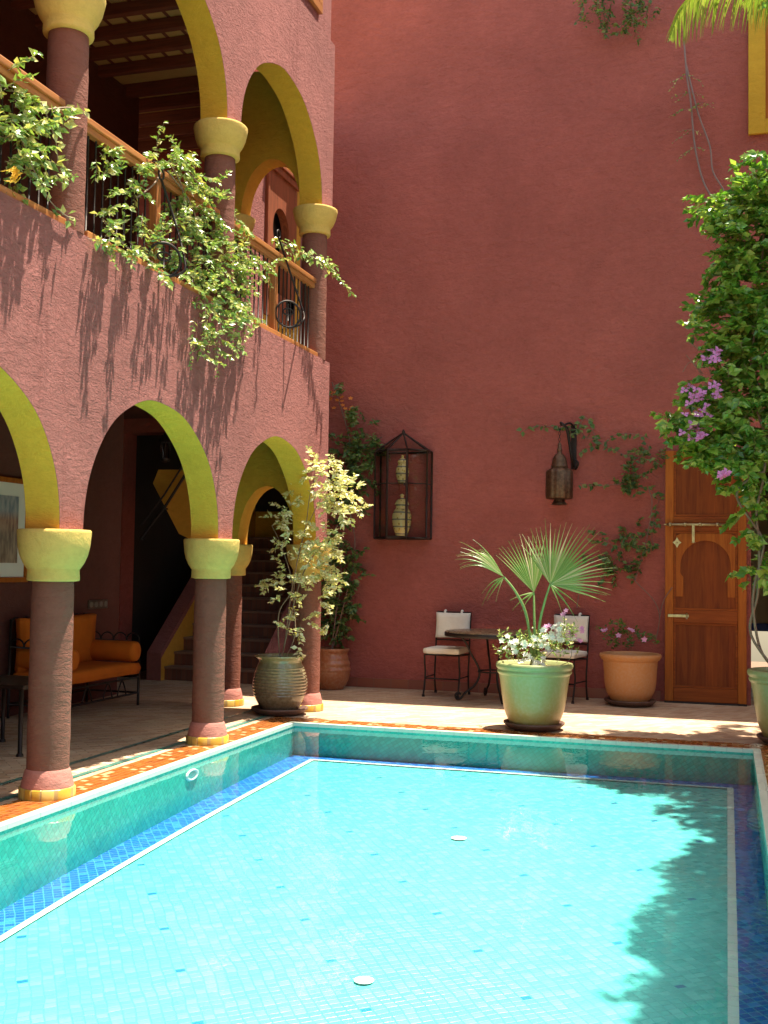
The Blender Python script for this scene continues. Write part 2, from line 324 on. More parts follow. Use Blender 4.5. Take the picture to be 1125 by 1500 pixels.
# ------------------------------------------------------------------ the setting
PX0,PX1,PY0,PY1=-3.58,0.20,2.2,9.18
def sheet(mb,x0,x1,y0,y1,z): mb.add([(x0,y0,z),(x1,y0,z),(x1,y1,z),(x0,y1,z)],[(0,1,2,3)])
d=MB()
for a in ((-9.5,PX0,-6,14.6),(PX1,7,-6,14.6),(PX0,PX1,-6,PY0),(PX0,PX1,PY1,14.6)): sheet(d,*a,0.0)
tag(d.build('terrace_floor',m_deck),kind='structure')
g=MB(); g.add([(-60,-60,-3.2),(60,-60,-3.2),(60,60,-3.2),(-60,60,-3.2)],[(0,1,2,3)]); tag(g.build('ground',m_soil),kind='structure')
def ring(mb,o0,o1,z):   # frame between two offsets outside the pool edge
    x0,x1,y0,y1=PX0-o0,PX1+o0,PY0-o0,PY1+o0; X0,X1,Y0,Y1=PX0-o1,PX1+o1,PY0-o1,PY1+o1
    sheet(mb,X0,x0,Y0,Y1,z); sheet(mb,x1,X1,Y0,Y1,z); sheet(mb,x0,x1,y1,Y1,z); sheet(mb,x0,x1,Y0,y0,z)
c_=MB(); ring(c_,0.050,0.31,0.004); tag(c_.build('orange_tile_border',m_orange),kind='structure')
c_=MB()
x0,x1,y0,y1=PX0,PX1,PY0,PY1; X0,X1,Y0,Y1=x0-.050,x1+.050,y0-.050,y1+.050
for a in ((X0,x0+.006,Y0,Y1),(x1-.006,X1,Y0,Y1),(x0+.006,x1-.006,y1-.006,Y1),(x0+.006,x1-.006,Y0,y0+.006)): c_.box(*a,-0.02,0.008)
tag(c_.build('pale_coping',m_white),kind='structure')
c_=MB()
sheet(c_,-4.01,-3.955,PY0-0.4,PY1+0.45,0.004); sheet(c_,-4.28,-4.235,PY0-0.4,PY1+0.72,0.004)
sheet(c_,-4.27,-3.9,PY1+.74,PY1+.77,0.004)
tag(c_.build('teal_inlay_lines',m_teal),kind='structure')
WZ=-0.03
def fz(y):
    D=math.sqrt(y*y+2.2); th=D/1.42; sn=math.sin(math.atan(th))/1.33; return WZ-1.42*math.tan(math.asin(sn))/th
NY=28
def fstrip(x0,x1,y0,y1,off):
    mb=MB(); ys=[y0+(y1-y0)*i/NY for i in range(NY+1)]
    vs=[];fs=[]
    for y in ys: vs+=[(x0,y,fz(y)+off),(x1,y,fz(y)+off)]
    for i in range(NY): fs.append((2*i,2*i+1,2*i+3,2*i+2))
    mb.add(vs,fs); return mb
tag(fstrip(PX0,PX1,PY0,PY1,0).build('pool_floor',m_pfloor),kind='structure')
IN=0.21
b=MB()
for a in ((PX0,PX0+IN,PY0,PY1),(PX1-IN+.06,PX1,PY0,PY1),(PX0+IN,PX1-IN+.06,PY1-.15,PY1),(PX0+IN,PX1-IN+.06,PY0,PY0+IN)):
    t=fstrip(*a,0.004); b.add(t.v,t.f)
tag(b.build('pool_floor_blue_border',m_blue),kind='structure')
b=MB(); L=0.045
for a in ((PX0+IN,PX0+IN+L,PY0+IN,PY1-.15),(PX1-IN+.06-L,PX1-IN+.06,PY0+IN,PY1-.15),(PX0+IN+L,PX1-IN+.06-L,PY1-.15-L,PY1-.15),(PX0+IN+L,PX1-IN+.06-L,PY0+IN,PY0+IN+L)):
    t=fstrip(*a,0.008); b.add(t.v,t.f)
tag(b.build('pool_floor_white_line',m_whitel),kind='structure')
wl=MB(); ys=[PY0+(PY1-PY0)*i/NY for i in range(NY+1)]
for X,fl in ((PX0,0),(PX1,1)):
    vs=[];fs=[]
    for y in ys: vs+=[(X,y,fz(y)),(X,y,-0.0)]
    for i in range(NY): q=(2*i,2*i+2,2*i+3,2*i+1); fs.append(q if fl else q[::-1])
    wl.add(vs,fs)
tag(wl.build('pool_side_wall',m_pwy),kind='structure')
wl=MB()
wl.add([(PX0,PY1,fz(PY1)),(PX1,PY1,fz(PY1)),(PX1,PY1,0),(PX0,PY1,0)],[(0,1,2,3)]); wl.add([(PX0,PY0,fz(PY0)),(PX1,PY0,fz(PY0)),(PX1,PY0,0),(PX0,PY0,0)],[(3,2,1,0)])
tag(wl.build('pool_end_wall',m_pwx),kind='structure')
wt=MB(); sheet(wt,PX0,PX1,PY0,PY1,WZ); tag(wt.build('pool_water',m_water),kind='structure')
m_disc=simple('white_plastic',(0.8,0.82,0.8),0.35,var=0.02)
def disc_thing(name,label,cat,c,axis,r,group=None):
    o=thing(name,label,cat,c,0,group)
    a=MB(); h_=.25 if axis!='x' else 1; a.lathe([(r,0),(r,0.012*h_),(r*0.82,0.02*h_),(r*0.8,0.012*h_)],28,cap=(True,True))
    if axis=='x':
        for i,(x,y,z) in enumerate(a.v): a.v[i]=(z,y*1.15,x)
    a.build('flange',m_disc,o)
    b=MB(); b.lathe([(r*0.62,0.012*h_),(r*0.62,0.024*h_),(r*0.3,0.03*h_),(0.002,0.03*h_)],20)
    if axis=='x':
        for i,(x,y,z) in enumerate(b.v): b.v[i]=(z,y*1.15,x)
    b.build('cover',m_disc,o); return o
def atF(px,py):
    z=-.4
    for _ in range(12): d_=ray(px,py); p_=CP+d_*((z-CH)/d_.z); z=fz(p_.y)
    return (p_.x,p_.y,z+.005)
disc_thing('pool_drain','round white drain cover on the pool floor nearest the camera','pool drain',atF(533,1438),'z',0.045,'white discs on the pool floor')
disc_thing('pool_drain','round white drain cover on the pool floor, farther from the camera','pool drain',atF(672,1229),'z',0.05,'white discs on the pool floor')
io=thing('pool_inlet','oval white water inlet set in the turquoise left pool wall','pool inlet',(PX0,7.23,-0.105))
a=MB(); a.lathe([(.062,0),(.064,.006),(.078,.012),(.092,.008),(.096,0)],32,cap=(False,False)); a.v=[(z+.001,x,y*.42) for x,y,z in a.v]; a.build('flange',m_disc,io)
a=MB(); a.lathe([(.002,.004),(.05,.006),(.062,.002)],24,cap=(False,False)); a.v=[(z+.001,x,y*.42) for x,y,z in a.v]; a.build('cover',simple('pale_cyan_plastic',(.35,.62,.6),.4),io)
# ------------------------------------------------------------------ back wall and right side
YW=12.2; WH=9.7
bw=thing('courtyard_wall','tall dark red stucco courtyard wall behind the pool','wall',(0,YW,0))
a=MB()
a.box(-9.5,-7.05,YW,YW+.3,0,WH); a.box(-7.05,-4.72,YW,YW+.3,2.95,WH); a.box(-4.72,0.24,YW,YW+.3,0,WH); a.box(0.24,0.86,YW,YW+.3,2.5,WH)
a.box(0.86,1.0,YW,YW+.3,0,WH);a.box(1.0,7,YW,YW+.3,0,WH)
a.build('wall_face',m_wall,bw,True)
a=MB(); a.box(-4.72,-0.66,YW-.018,YW-.002,0,0.105); a.build('skirting',m_skirt,bw,True)
# yellow-framed window high on the wall, at the right edge
wn=thing('window','yellow framed window high on the red wall at the right edge','window',(0.6,YW,5.9))
a=MB()
a.box(0.215,0.385,YW-.05,YW-.002,5.93,7.6,.006); a.box(0.385,1.4,YW-.05,YW-.002,5.93,6.08,.006); a.box(1.23,1.4,YW-.05,YW-.002,6.08,7.6,.006)
a.build('surround',m_yelu,wn,True)
a=MB(); a.box(0.385,0.45,YW-.035,YW-.003,6.08,7.6,.005); a.box(1.165,1.23,YW-.035,YW-.003,6.08,7.6,.005); a.box(0.45,1.165,YW-.035,YW-.003,6.08,6.15,.005); a.box(.79,.83,YW-.03,YW-.003,6.15,7.6)
a.build('sash_frame',m_doorf,wn,True)
a=MB(); a.box(0.45,.79,YW-.015,YW-.004,6.15,7.6); a.box(.83,1.165,YW-.015,YW-.004,6.15,7.6); a.build('pane',simple('dim_window_glass',(0.1,0.09,0.06),0.12,var=.2),wn,True)
# passage beyond the door
ps=thing('passage','narrow passage beside the wooden door, cream jamb and light beyond','passage',(0.55,YW+.3,0))
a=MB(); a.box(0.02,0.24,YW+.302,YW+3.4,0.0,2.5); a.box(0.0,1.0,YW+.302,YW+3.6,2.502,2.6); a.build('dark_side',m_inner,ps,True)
a=MB(); a.box(0.62,0.9,YW+1.2,YW+3.4,0.0,2.5); a.box(0.24,0.62,YW+3.2,YW+3.4,.62,2.5); a.build('cream_wall',m_cream,ps,True)
a=MB(); a.box(0.24,0.62,YW+3.17,YW+3.2,.60,.70); a.build('blue_dado',simple('blue_paint',(0.02,0.06,0.3),0.5),ps,True)
a=MB(); a.box(0.86,0.9,YW+.3,YW+1.2,0.0,2.5); a.build('pink_jamb',m_pink,ps,True)
# right garden wall (outside the frame, closes the courtyard)
rw=MB(); rw.box(3.3,3.5,-6,YW-.002,0,3.2); tag(rw.build('garden_wall',m_wall),'low red stucco garden wall along the right side of the courtyard','wall')
# ------------------------------------------------------------------ arcade building
XC=-3.80; T=0.115; XF=XC+T; XB=XC-T
CY=[3.675,5.80,7.925,10.05]
arc=thing('arcaded_house','two-storey pink stucco house with yellow arches over columns beside the pool','building',(-5.0,7.0,0))
def arcade(zs,zt,rise,zt2=None,y_end=10.215,pinkm=m_pink,soff=m_yel,nm='arcade_wall'):
    pk=MB(); half=0.125; N=44
    legs=[]; arches=[]
    for i in range(3):
        a=(CY[i+1]-CY[i])/2-half; arches.append(((CY[i]+CY[i+1])/2,a,rise))
    us=[]   # (u, zb_front, zb_inner, uinner)
    ch=0.002
    def wob(k,t): return 1+0.008*math.sin(3.1*t+k*1.7)+0.005*math.sin(11*t+k)
    prof=[]
    prof.append([(CY[0]-half-.6,zs),(CY[0]-half-.6,zs)])
    for k,(c,a,bz) in enumerate(arches):
        row=[]
        for j in range(N+1):
            t=PI-PI*j/N; w_=wob(k,t)
            # a slightly pointed round arch
            sx=math.cos(t); sz=math.sin(t)**0.94
            row.append(((c+(a+ch)*sx,zs+(bz+ch)*sz*w_),(c+a*sx,zs+bz*sz*w_)))
        prof+= [list(r) for r in row]
        so=MB(); vs=[];fs=[]
        for r in row: vs+=[(XF-ch,r[1][0],r[1][1]),(XC,r[1][0],r[1][1]),(XB+ch,r[1][0],r[1][1])]
        for j in range(N):
            for q in range(2): fs.append((3*j+q,3*(j+1)+q,3*(j+1)+q+1,3*j+q+1))
        so.add(vs,fs,True); so.build('arch_soffit',soff,arc,True)
    prof.append([(y_end,zs),(y_end,zs)])
    n=len(prof)
    for X,Xi,sgn in ((XF,XF-ch,1),(XB,XB+ch,-1)):
        vs=[];fs=[]
        for (f_,i_) in prof:
            vs+=[(X,f_[0],zt),(X,f_[0],f_[1]),(Xi,i_[0],i_[1])]
        for j in range(n-1):
            a0=3*j;a1=3*(j+1)
            for q in (0,1):
                fc=(a0+q,a0+q+1,a1+q+1,a1+q); fs.append(fc if sgn>0 else fc[::-1])
        pk.add(vs,fs)
    # leg undersides, top, end
    edges=[CY[0]-half-.6]+[e for (c,a,b_) in arches for e in (c-a,c+a)]+[y_end]
    for j in range(0,len(edges),2):
        pk.add([(XB+ch,edges[j],zs),(XF-ch,edges[j],zs),(XF-ch,edges[j+1],zs),(XB+ch,edges[j+1],zs)],[(0,1,2,3)])
    pk.add([(XB,y_end,zs),(XF,y_end,zs),(XF,y_end,zt),(XB,y_end,zt)],[(1,0,3,2)])
    pk.add([(XB,edges[0],zt),(XF,edges[0],zt),(XF,y_end,zt),(XB,y_end,zt)],[(0,1,2,3)])
    return pk.build(nm,pinkm,arc,True)
ZS=1.56; ZG=3.33; ZU=4.79; ZT=6.47
arcade(ZS,ZG,0.90)
arcade(ZU,ZT,0.88,soff=m_yelu)
a=MB(); a.box(XB,XF-.03,3.0,10.17,ZT+.002,WH-1.6); a.build('upper_storey',m_pink,arc,True)
wf=MB(); wf.box(XF-.03,XF+.01,8.7,9.83,6.60,6.68,.005); wf.box(XF-.03,XF+.01,9.75,9.83,6.68,7.9,.005); wf.build('upper_window_frame',m_woodr,arc,True)
# columns
def column(z0,z1,capz,tile,x=XC,y=0.0,r=0.122):
    s_=MB(); pr=[(r*1.0,z0)]+[(r*(1.0+0.012*math.sin(i*1.9)),z0+(z1-z0)*i/14) for i in range(1,14)]+[(r*0.97,z1)]
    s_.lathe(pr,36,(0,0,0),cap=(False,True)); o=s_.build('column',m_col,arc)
    o.location=(x-arc.location.x,y-arc.location.y,0)
    h=capz-z1; k=MB()
    k.lathe([(r*1.02,z1-.004),(0.150,z1),(0.153,z1+.01),(0.150,z1+.065),(0.158,z1+.075),(0.178,z1+.105),(0.197,z1+.15),(0.208,z1+.20),(0.214,z1+h-.018),(0.212,z1+h-.006),(0.205,z1+h)],44,cap=(True,True),
       fn=lambda a_,z:1+0.012*math.sin(2*a_+z*9)+0.006*math.sin(5*a_))
    k.build('capital',m_cap,o)
    if tile:
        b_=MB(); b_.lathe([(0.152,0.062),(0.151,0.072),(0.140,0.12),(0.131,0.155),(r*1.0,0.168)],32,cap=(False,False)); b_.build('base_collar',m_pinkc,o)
        t_=MB(); t_.lathe([(0.163,0.004),(0.163,0.058),(0.158,0.064),(0.13,0.064)],16,cap=(False,False)); t_.build('base_tiles',m_yelt,o)
    return o
c0=column(0.0,1.26,ZS,True,y=CY[0])
for y in CY[1:]:
    c=copy_tree(c0,arc); c.location=(XC-arc.location.x,y-arc.location.y,0); c.rotation_euler.z=y*1.3
c=copy_tree(c0,arc); c.location=(-4.64-arc.location.x,10.10-arc.location.y,0)
u0=column(ZG,4.54,ZU,False,y=CY[0])
for y in CY[1:]:
    c=copy_tree(u0,arc); c.location=(XC-arc.location.x,y-arc.location.y,0); c.rotation_euler.z=y*2.1
c=copy_tree(u0,arc); c.location=(-4.68-arc.location.x,10.10-arc.location.y,0)
# short end walls with small arches, yellow on the gallery side
def endarch(zs,zt,rise,soff,y0=9.99,y1=10.213,xa=-4.64,xb=-3.80,xl=-4.75):
    A=xa+.125; B=xb-.125; cx=(A+B)/2; ha=(B-A)/2; N=28
    fr=MB(); bk=MB(); so=MB()
    P=[(xl,zs)]+[(cx-ha*math.cos(PI*j/N),zs+rise*math.sin(PI*j/N)) for j in range(N+1)]+[(XB-.002,zs)]
    for mb,y,s_ in ((fr,y0,1),(bk,y1,-1)):
        vs=[];fs=[]
        for x,z in P: vs+=[(x,y,z),(x,y,zt)]
        for j in range(len(P)-1): f_=(2*j,2*j+2,2*j+3,2*j+1); fs.append(f_ if s_>0 else f_[::-1])
        mb.add(vs,fs)
    vs=[];fs=[]
    for x,z in P[1:-1]: vs+=[(x,y0,z),(x,y1,z)]
    for j in range(N): fs.append((2*j,2*j+1,2*j+3,2*j+2))
    so.add(vs,fs,True)
    bk.add([(xl,y0,zs),(xl,y1,zs),(xl,y1,zt),(xl,y0,zt)],[(0,3,2,1)]); bk.add([(xl,y0,zs),(A,y0,zs),(A,y1,zs),(xl,y1,zs)],[(0,1,2,3)])
    fr.build('end_wall',m_yelu,arc,True); bk.build('end_wall_outer',m_pink,arc,True); so.build('end_arch_soffit',soff,arc,True)
endarch(ZS,3.05,0.56,m_yelo)
endarch(ZU-.02,6.2,0.54,m_yelo,xa=-4.68)
for k in range(5):
    b_=MB(); b_.box(-8.7,-4.97,10.32+.37*k,10.395+.37*k,6.27,6.399,.008); b_.build('ceiling_beam',m_beam,arc,True)
# floors, ceilings, rear walls
a=MB(); a.box(-8.9,XB-.002,1.8,10.21,3.12,3.32); a.box(-8.9,-4.40,10.216,YW-.002,3.12,3.32); a.build('gallery_floor_and_shade_ledge',m_inner,arc,True)  # ledge past the wing wall is added, hidden from view, to shade the floor below
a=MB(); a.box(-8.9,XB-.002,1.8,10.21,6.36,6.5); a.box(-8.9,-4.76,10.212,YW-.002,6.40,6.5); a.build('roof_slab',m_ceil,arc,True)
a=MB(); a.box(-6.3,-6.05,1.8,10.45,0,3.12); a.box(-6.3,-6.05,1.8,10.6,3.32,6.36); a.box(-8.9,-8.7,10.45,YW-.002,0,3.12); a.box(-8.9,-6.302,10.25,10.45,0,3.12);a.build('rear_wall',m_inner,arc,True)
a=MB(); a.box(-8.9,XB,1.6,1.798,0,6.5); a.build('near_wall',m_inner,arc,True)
for (z0,z1,zc,ylist) in ((6.22,6.34,6.36,None),(2.99,3.10,3.12,None)):
    k=0; y=2.2
    while y<9.9:
        b_=MB(); b_.box(-6.05,XB-.003,y,y+.075,z0+.03,z1+.015,.008); b_.build('ceiling_beam',m_beam,arc,True); y+=0.36; k+=1
    bt=MB(); x=-5.9
    while x<-4.0: bt.box(x,x+.035,1.9,9.95,z1+.0155,zc-.001); x+=0.2
    bt.build('ceiling_battens',m_beam,arc,True)
# wing beyond the end wall, carved window facing the pool
XW=-4.762
wg=MB()
wg.box(XW-.2,XW,10.216,11.06,3.322,6.398); wg.box(XW-.2,XW,11.93,YW-.002,3.322,6.398)
wg.build('wing_wall',m_pink,arc,True)
wg=MB(); wg.box(XW-.2,XW+.012,11.06,11.93,5.72,6.398); wg.box(XW-.2,XW+.012,11.06,11.93,3.322,4.05); wg.box(XW+.0005,XW+.012,11.93,12.10,3.4,6.3); wg.build('wing_yellow_panel',m_yelo,arc,True)
wi=MB()
# carved frame with a horseshoe opening
yc=11.46; zc=5.05; N=20
P=[(yc-.20,4.35),(yc-.20,4.75),(yc-.15,4.85)]+[(yc-.235*math.cos(PI*(j/N)*1.16-PI*.08),zc+.26*math.sin(PI*(j/N)*1.16-PI*.08)) for j in range(N+1)]+[(yc+.15,4.85),(yc+.20,4.75),(yc+.20,4.35)]
vs=[];fs=[]
O=[]
for (y,z) in P:
    ang=math.atan2(z-zc,y-yc); s_=1e9
    dy,dz=math.cos(ang),math.sin(ang)
    for lim,dd in ((11.075,dy),(11.915,dy),(5.70,dz),(4.06,dz)):
        base=yc if lim>8 else zc
        if abs(dd)>1e-4 and (lim-base)/dd>0: s_=min(s_,(lim-base)/dd)
    O.append((yc+dy*s_,zc+dz*s_))
for (y,z),(y2,z2) in zip(P,O): vs+=[(XW-.06,y,z),(XW+.03,y,z),(XW+.03,y2,z2)]
for j in range(len(P)-1): fs+=[(3*j,3*j+3,3*j+4,3*j+1),(3*j+1,3*j+4,3*j+5,3*j+2)]
wi.add(vs,fs); wi.box(XW-.05,XW+.03,11.07,11.92,4.055,4.35); 
wi.box(XW-.02,XW+.035,11.075,11.12,4.1,5.7,.004); wi.box(XW-.02,XW+.035,11.87,11.915,4.1,5.7,.004)
win=wi.build('carved_window',m_carv,arc,True)
cn=MB(); cn.box(XW-.02,XW+.06,11.06,11.93,5.66,5.73,.005); cn.box(XW-.02,XW+.085,11.05,11.94,5.735,5.77,.005); cn.build('cornice',m_carv,win,True)
pn=MB(); pn.box(XW-.16,XW-.14,11.0,11.93,4.05,5.72); pn.build('dark_pane',m_dark,win,True)
# ------------------------------------------------------------------ gallery railings
XR=-3.775
def railing(y0,y1,post,label):
    t=thing('gallery_railing',label,'railing',(XR,(y0+y1)/2,ZG),0,'gallery railings')
    a=MB(); a.box(XR-.035,XR+.045,y0,y1,4.045,4.09,.008); a.box(XR-.02,XR+.03,y0,y1,4.0,4.046,.006); a.build('handrail',m_woodr,t,True)
    a=MB(); a.box(XR-.04,XR+.072,y0,y1,ZG+.002,ZG+.05,.008); a.build('bottom_rail',m_woodr,t,True)
    if post: a=MB(); a.box(XR-.03,XR+.03,post-.03,post+.03,ZG+.05,4.0,.006); a.build('newel_post',m_woodv,t,True)
    n=int((y1-y0)/0.088)
    for i in range(1,n):
        y=y0+(y1-y0)*i/n
        if post and abs(y-post)<0.05: continue
        a=MB(); a.tube([(XR,y,ZG+.045),(XR,y,4.01)],0.0065,6); a.build('baluster',m_iron,t,True)
    return t
railing(CY[0]+.12,CY[1]-.115,4.76,'gallery railing with leafy climber, nearest the camera above the first arch')
railing(CY[1]+.115,CY[2]-.115,6.86,'gallery railing overgrown by the hanging climber above the middle arch')
railing(CY[2]+.115,CY[3]-.115,8.99,'gallery railing above the farthest arch, iron rod and ring hung on it')
# iron rod with ring
def irond(p0,p1,c,label):
    t=MB(); t.tube([p0,p1],0.009,8)
    h=Vector((.75,.66,0))
    t.tube([Vector(c)+h*math.cos(a)*.115+Vector((0,0,math.sin(a)*.115)) for a in [2*PI*k/28 for k in range(28)]],0.009,6,True)
    t.tube([Vector(p0)+Vector((0,math.cos(a)*.035,.03+math.sin(a)*.035)) for a in [2*PI*k/16 for k in range(16)]],0.007,6,True)
    t.tube([Vector(c)+h*math.cos(a)*.045+Vector((0,0,.02+math.sin(a)*.03)) for a in [2*PI*k/16 for k in range(16)]],0.007,6,True)
    t.tube([Vector(c)+Vector((0,0,-.06)),Vector(c)+Vector((0,0,.09))],0.007,6)
    t.tube(smooth([Vector(p1),Vector(c)+h*.15+Vector((0,0,-.02)),Vector(c)+h*.1+Vector((0,0,-.09)),Vector(c)+Vector((0,0,-.125))],4),0.008,6)
    return tag(t.build('iron_bracket',m_iron),label,'iron bracket','iron brackets on the gallery')
irond(atX(408,348,-3.68),atX(444,456,-3.66),atX(422,460,-3.66),'black iron rod ending in a ring, hung over the farthest gallery railing')
irond(atX(236,262,-3.68),atX(258,330,-3.66),atX(240,380,-3.66),'black iron rod and ring half hidden in the hanging climber')
# ------------------------------------------------------------------ stairs under the wing
st=thing('staircase','tiled staircase rising in the shade behind the end arch, with pink parapets','staircase',(-5.6,YW,0))
a=MB()
NS=11; RI=0.158; TR=0.235
for i in range(NS):
    a.box(-6.3+0.0*i,-4.98,11.95+TR*i,11.95+TR*(i+1)+(0.03),0 if i==0 else RI*i-.02,RI*(i+1)-.028)
a.build('steps',m_step,st,True)
a=MB()
for i in range(NS): a.box(-6.3,-4.98,11.935+TR*i,11.95+TR*(i+1)+.03,RI*(i+1)-.027,RI*(i+1),.006)
a.build('nosings',simple('pale_step_edge',(0.22,0.13,0.09),0.6),st,True)
def parapet(x0,x1,mt,y0,z0,y1,z1,nm):
    p=MB(); p.add([(x0,y0,0),(x1,y0,0),(x1,y1,0),(x0,y1,0),(x0,y0,z0),(x1,y0,z0),(x1,y1,z1),(x0,y1,z1)],[(0,3,2,1),(4,5,6,7),(0,1,5,4),(1,2,6,5),(2,3,7,6),(3,0,4,7)])
    return p.build(nm,mt,st,True)
parapet(-4.98,-4.80,m_pink,11.75,0.32,14.3,2.35,'right_parapet')
parapet(-6.48,-6.30,m_pink,11.85,0.32,14.5,2.45,'left_parapet')
a=MB(); a.add([(-6.296,11.86,0),(-6.296,11.86,.26),(-6.296,14.5,2.38),(-6.296,14.5,0)],[(0,3,2,1)]); a.build('parapet_side',m_yelo,st,True)
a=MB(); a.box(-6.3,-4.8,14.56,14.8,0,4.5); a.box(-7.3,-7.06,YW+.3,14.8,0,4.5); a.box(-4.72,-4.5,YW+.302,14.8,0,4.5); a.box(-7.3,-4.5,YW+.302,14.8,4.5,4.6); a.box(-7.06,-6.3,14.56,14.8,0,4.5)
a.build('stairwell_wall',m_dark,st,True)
a=MB(); a.box(-6.3,-4.98,14.52,14.558,1.6,2.1); a.build('landing_wall',m_yelu,st,True)
# yellow underside panel of the upper flight
up=MB(); Yp=11.95
poly=[atY(x,y,Yp) for x,y in ((224,708),(232,688),(268,688),(270,640),(300,640),(318,760),(300,800),(262,782))]
poly=[(p.x,p.z) for p in poly]; n=len(poly)
up.add([(x,Yp,z) for x,z in poly]+[(x,Yp+.16,z) for x,z in poly],[tuple(range(n))[::-1],tuple(range(n,2*n))]+[(i,(i+1)%n,n+(i+1)%n,n+i) for i in range(n)])
up.build('upper_flight',m_yelo,st,True)
hr=MB(); pts=[atY(x,y,11.86) for x,y in ((206,790),(240,745),(300,650),(330,600))]; hr.tube(pts,0.018,8); hr.tube([p+Vector((0,0,.16)) for p in pts],0.012,8)
for p in pts: hr.tube([p,p+Vector((0,.09,-.0))],0.01,6)
hr.build('handrail',m_iron,st,True)
# small iron lantern hanging near the upper flight
p=atY(242,662,11.6); t=thing('iron_lantern','small dark iron lantern hanging in the shade behind the middle arch','lantern',p)
a=MB(); a.lathe([(.01,.22),(.06,.14),(.075,.12),(.075,.11)],8); a.tube([(0,0,.2),(0,0,.6)],.006,6)
for k in range(6): a.tube([(.068*math.cos(k*PI/3),.068*math.sin(k*PI/3),.11),(.055*math.cos(k*PI/3),.055*math.sin(k*PI/3),-.08)],.006,5)
a.lathe([(.06,-.08),(.06,-.1),(.02,-.12)],8); a.build('frame',m_iron,t)
a=MB(); a.lathe([(.05,-.078),(.062,.108)],6,cap=(False,False)); a.build('panes',m_glass,t)
# ------------------------------------------------------------------ things in the arcade
def rcushion(mb,x0,x1,y0,y1,z0,z1,n=10,puff=0.35,pw=0.35,seed=0):
    # pillow-like block: superellipsoid with pinched edges
    bm=bmesh.new(); bmesh.ops.create_cube(bm,size=2.0); bmesh.ops.subdivide_edges(bm,edges=list(bm.edges),cuts=n,use_grid_fill=True)
    hx,hy,hz=(x1-x0)/2,(y1-y0)/2,(z1-z0)/2; h=[hx,hy,hz]; m_=h.index(min(h))
    for v in bm.verts:
        c=list(v.co); o=[c[i] for i in range(3) if i!=m_]
        e=max(0.0,(1-abs(o[0])**5)*(1-abs(o[1])**5)); c[m_]*=(1-puff)+puff*e**0.4
        rr=0.12*(1-abs(c[m_])*0.3)
        for i in range(3):
            if i!=m_:
                j=[q for q in range(3) if q not in (m_,i)][0]; c[i]*=1-0.03*(1-abs(c[j])**2)-0.05*abs(c[m_])
        nn=noise.noise(Vector(c)*1.7+Vector((seed,0,0)))*0.05; c[m_]*=1+nn*2
        v.co=Vector(((x0+x1)/2+c[0]*hx,(y0+y1)/2+c[1]*hy,(z0+z1)/2+c[2]*hz))
    mb.bm(bm,True)
sf=thing('sofa','wrought iron bench sofa with orange cushions and bolsters in the arcade shade','sofa',(-5.7,9.1,0))
Y0s,Y1s=8.5,9.76; Xf,Xb=-5.42,-5.98
a=MB()
for x in (Xf,Xb):
    for y in (Y0s,Y1s): a.tube([(x,y,0),(x,y,.42 if x==Xf else .86)],.013,6)
for z in (.27,.12):
    a.tube([(Xf,Y0s,z),(Xf,Y1s,z)],.01,6); a.tube([(Xb,Y0s,z),(Xb,Y1s,z)],.01,6)
    for y in (Y0s,Y1s): a.tube([(Xf,y,z),(Xb,y,z)],.01,6)
for y in (8.85,9.2,9.45): 
    a.tube(smooth([(Xf,y-.08,.12),(Xf,y-.05,.2),(Xf,y,.26),(Xf,y+.05,.2),(Xf,y+.08,.12)],4),.007,5)
y=Y0s
while y<Y1s-.05:
    a.tube([(Xb,y+.07+.07*math.cos(q),.80+.07*math.sin(q)) for q in [PI*k/8 for k in range(9)]],.008,5); y+=.14
for y in (Y0s,Y1s):
    x=Xb
    while x<Xf-.1:
        a.tube([(x+.07+.07*math.cos(q),y,.62+.07*math.sin(q)) for q in [PI*k/8 for k in range(9)]],.008,5); x+=.14
    a.tube([(Xf,y,.42),(Xf+.0,y,.60),(Xb,y,.62)],.01,5)
a.build('iron_frame',m_iron,sf,True)
a=MB(); rcushion(a,Xb+.03,Xf+.02,Y0s-.01,Y1s+.01,.29,.42,puff=.25); a.build('seat_cushion',m_orcush,sf,True)
a=MB(); rcushion(a,Xb+.0,Xb+.14,Y0s+.02,Y1s-.04,.40,.87,puff=.25,seed=3); a.build('back_cushion',m_orcush,sf,True)
for y in (Y0s+.09,Y1s-.09):
    a=MB(); pr=[(0.02,0),(.07,.0),(.092,.012),(.098,.04),(.098,.50),(.092,.528),(.07,.54),(.02,.54)]
    t_=MB(); t_.lathe(pr,24); a.add([(Xb+.05+z,y+x,.52+yy) for (x,yy,z) in t_.v],t_.f,True); a.build('bolster',m_orcush,sf,True)
tb=thing('side_table','dark iron side table at the left edge in the arcade shade','side table',(-5.0,7.15,0))
for x in (-.25,.25):
    for y in (-.25,.25): a=MB(); a.tube([(x,y,0),(x,y,.47)],.016,6); a.lathe([(.028,0),(.022,.02)],8,(x,y,0)); a.build('leg',m_iron,tb)
a=MB(); a.box(-.3,.3,-.3,.3,.47,.5,.006); a.build('table_top',m_rust,tb)
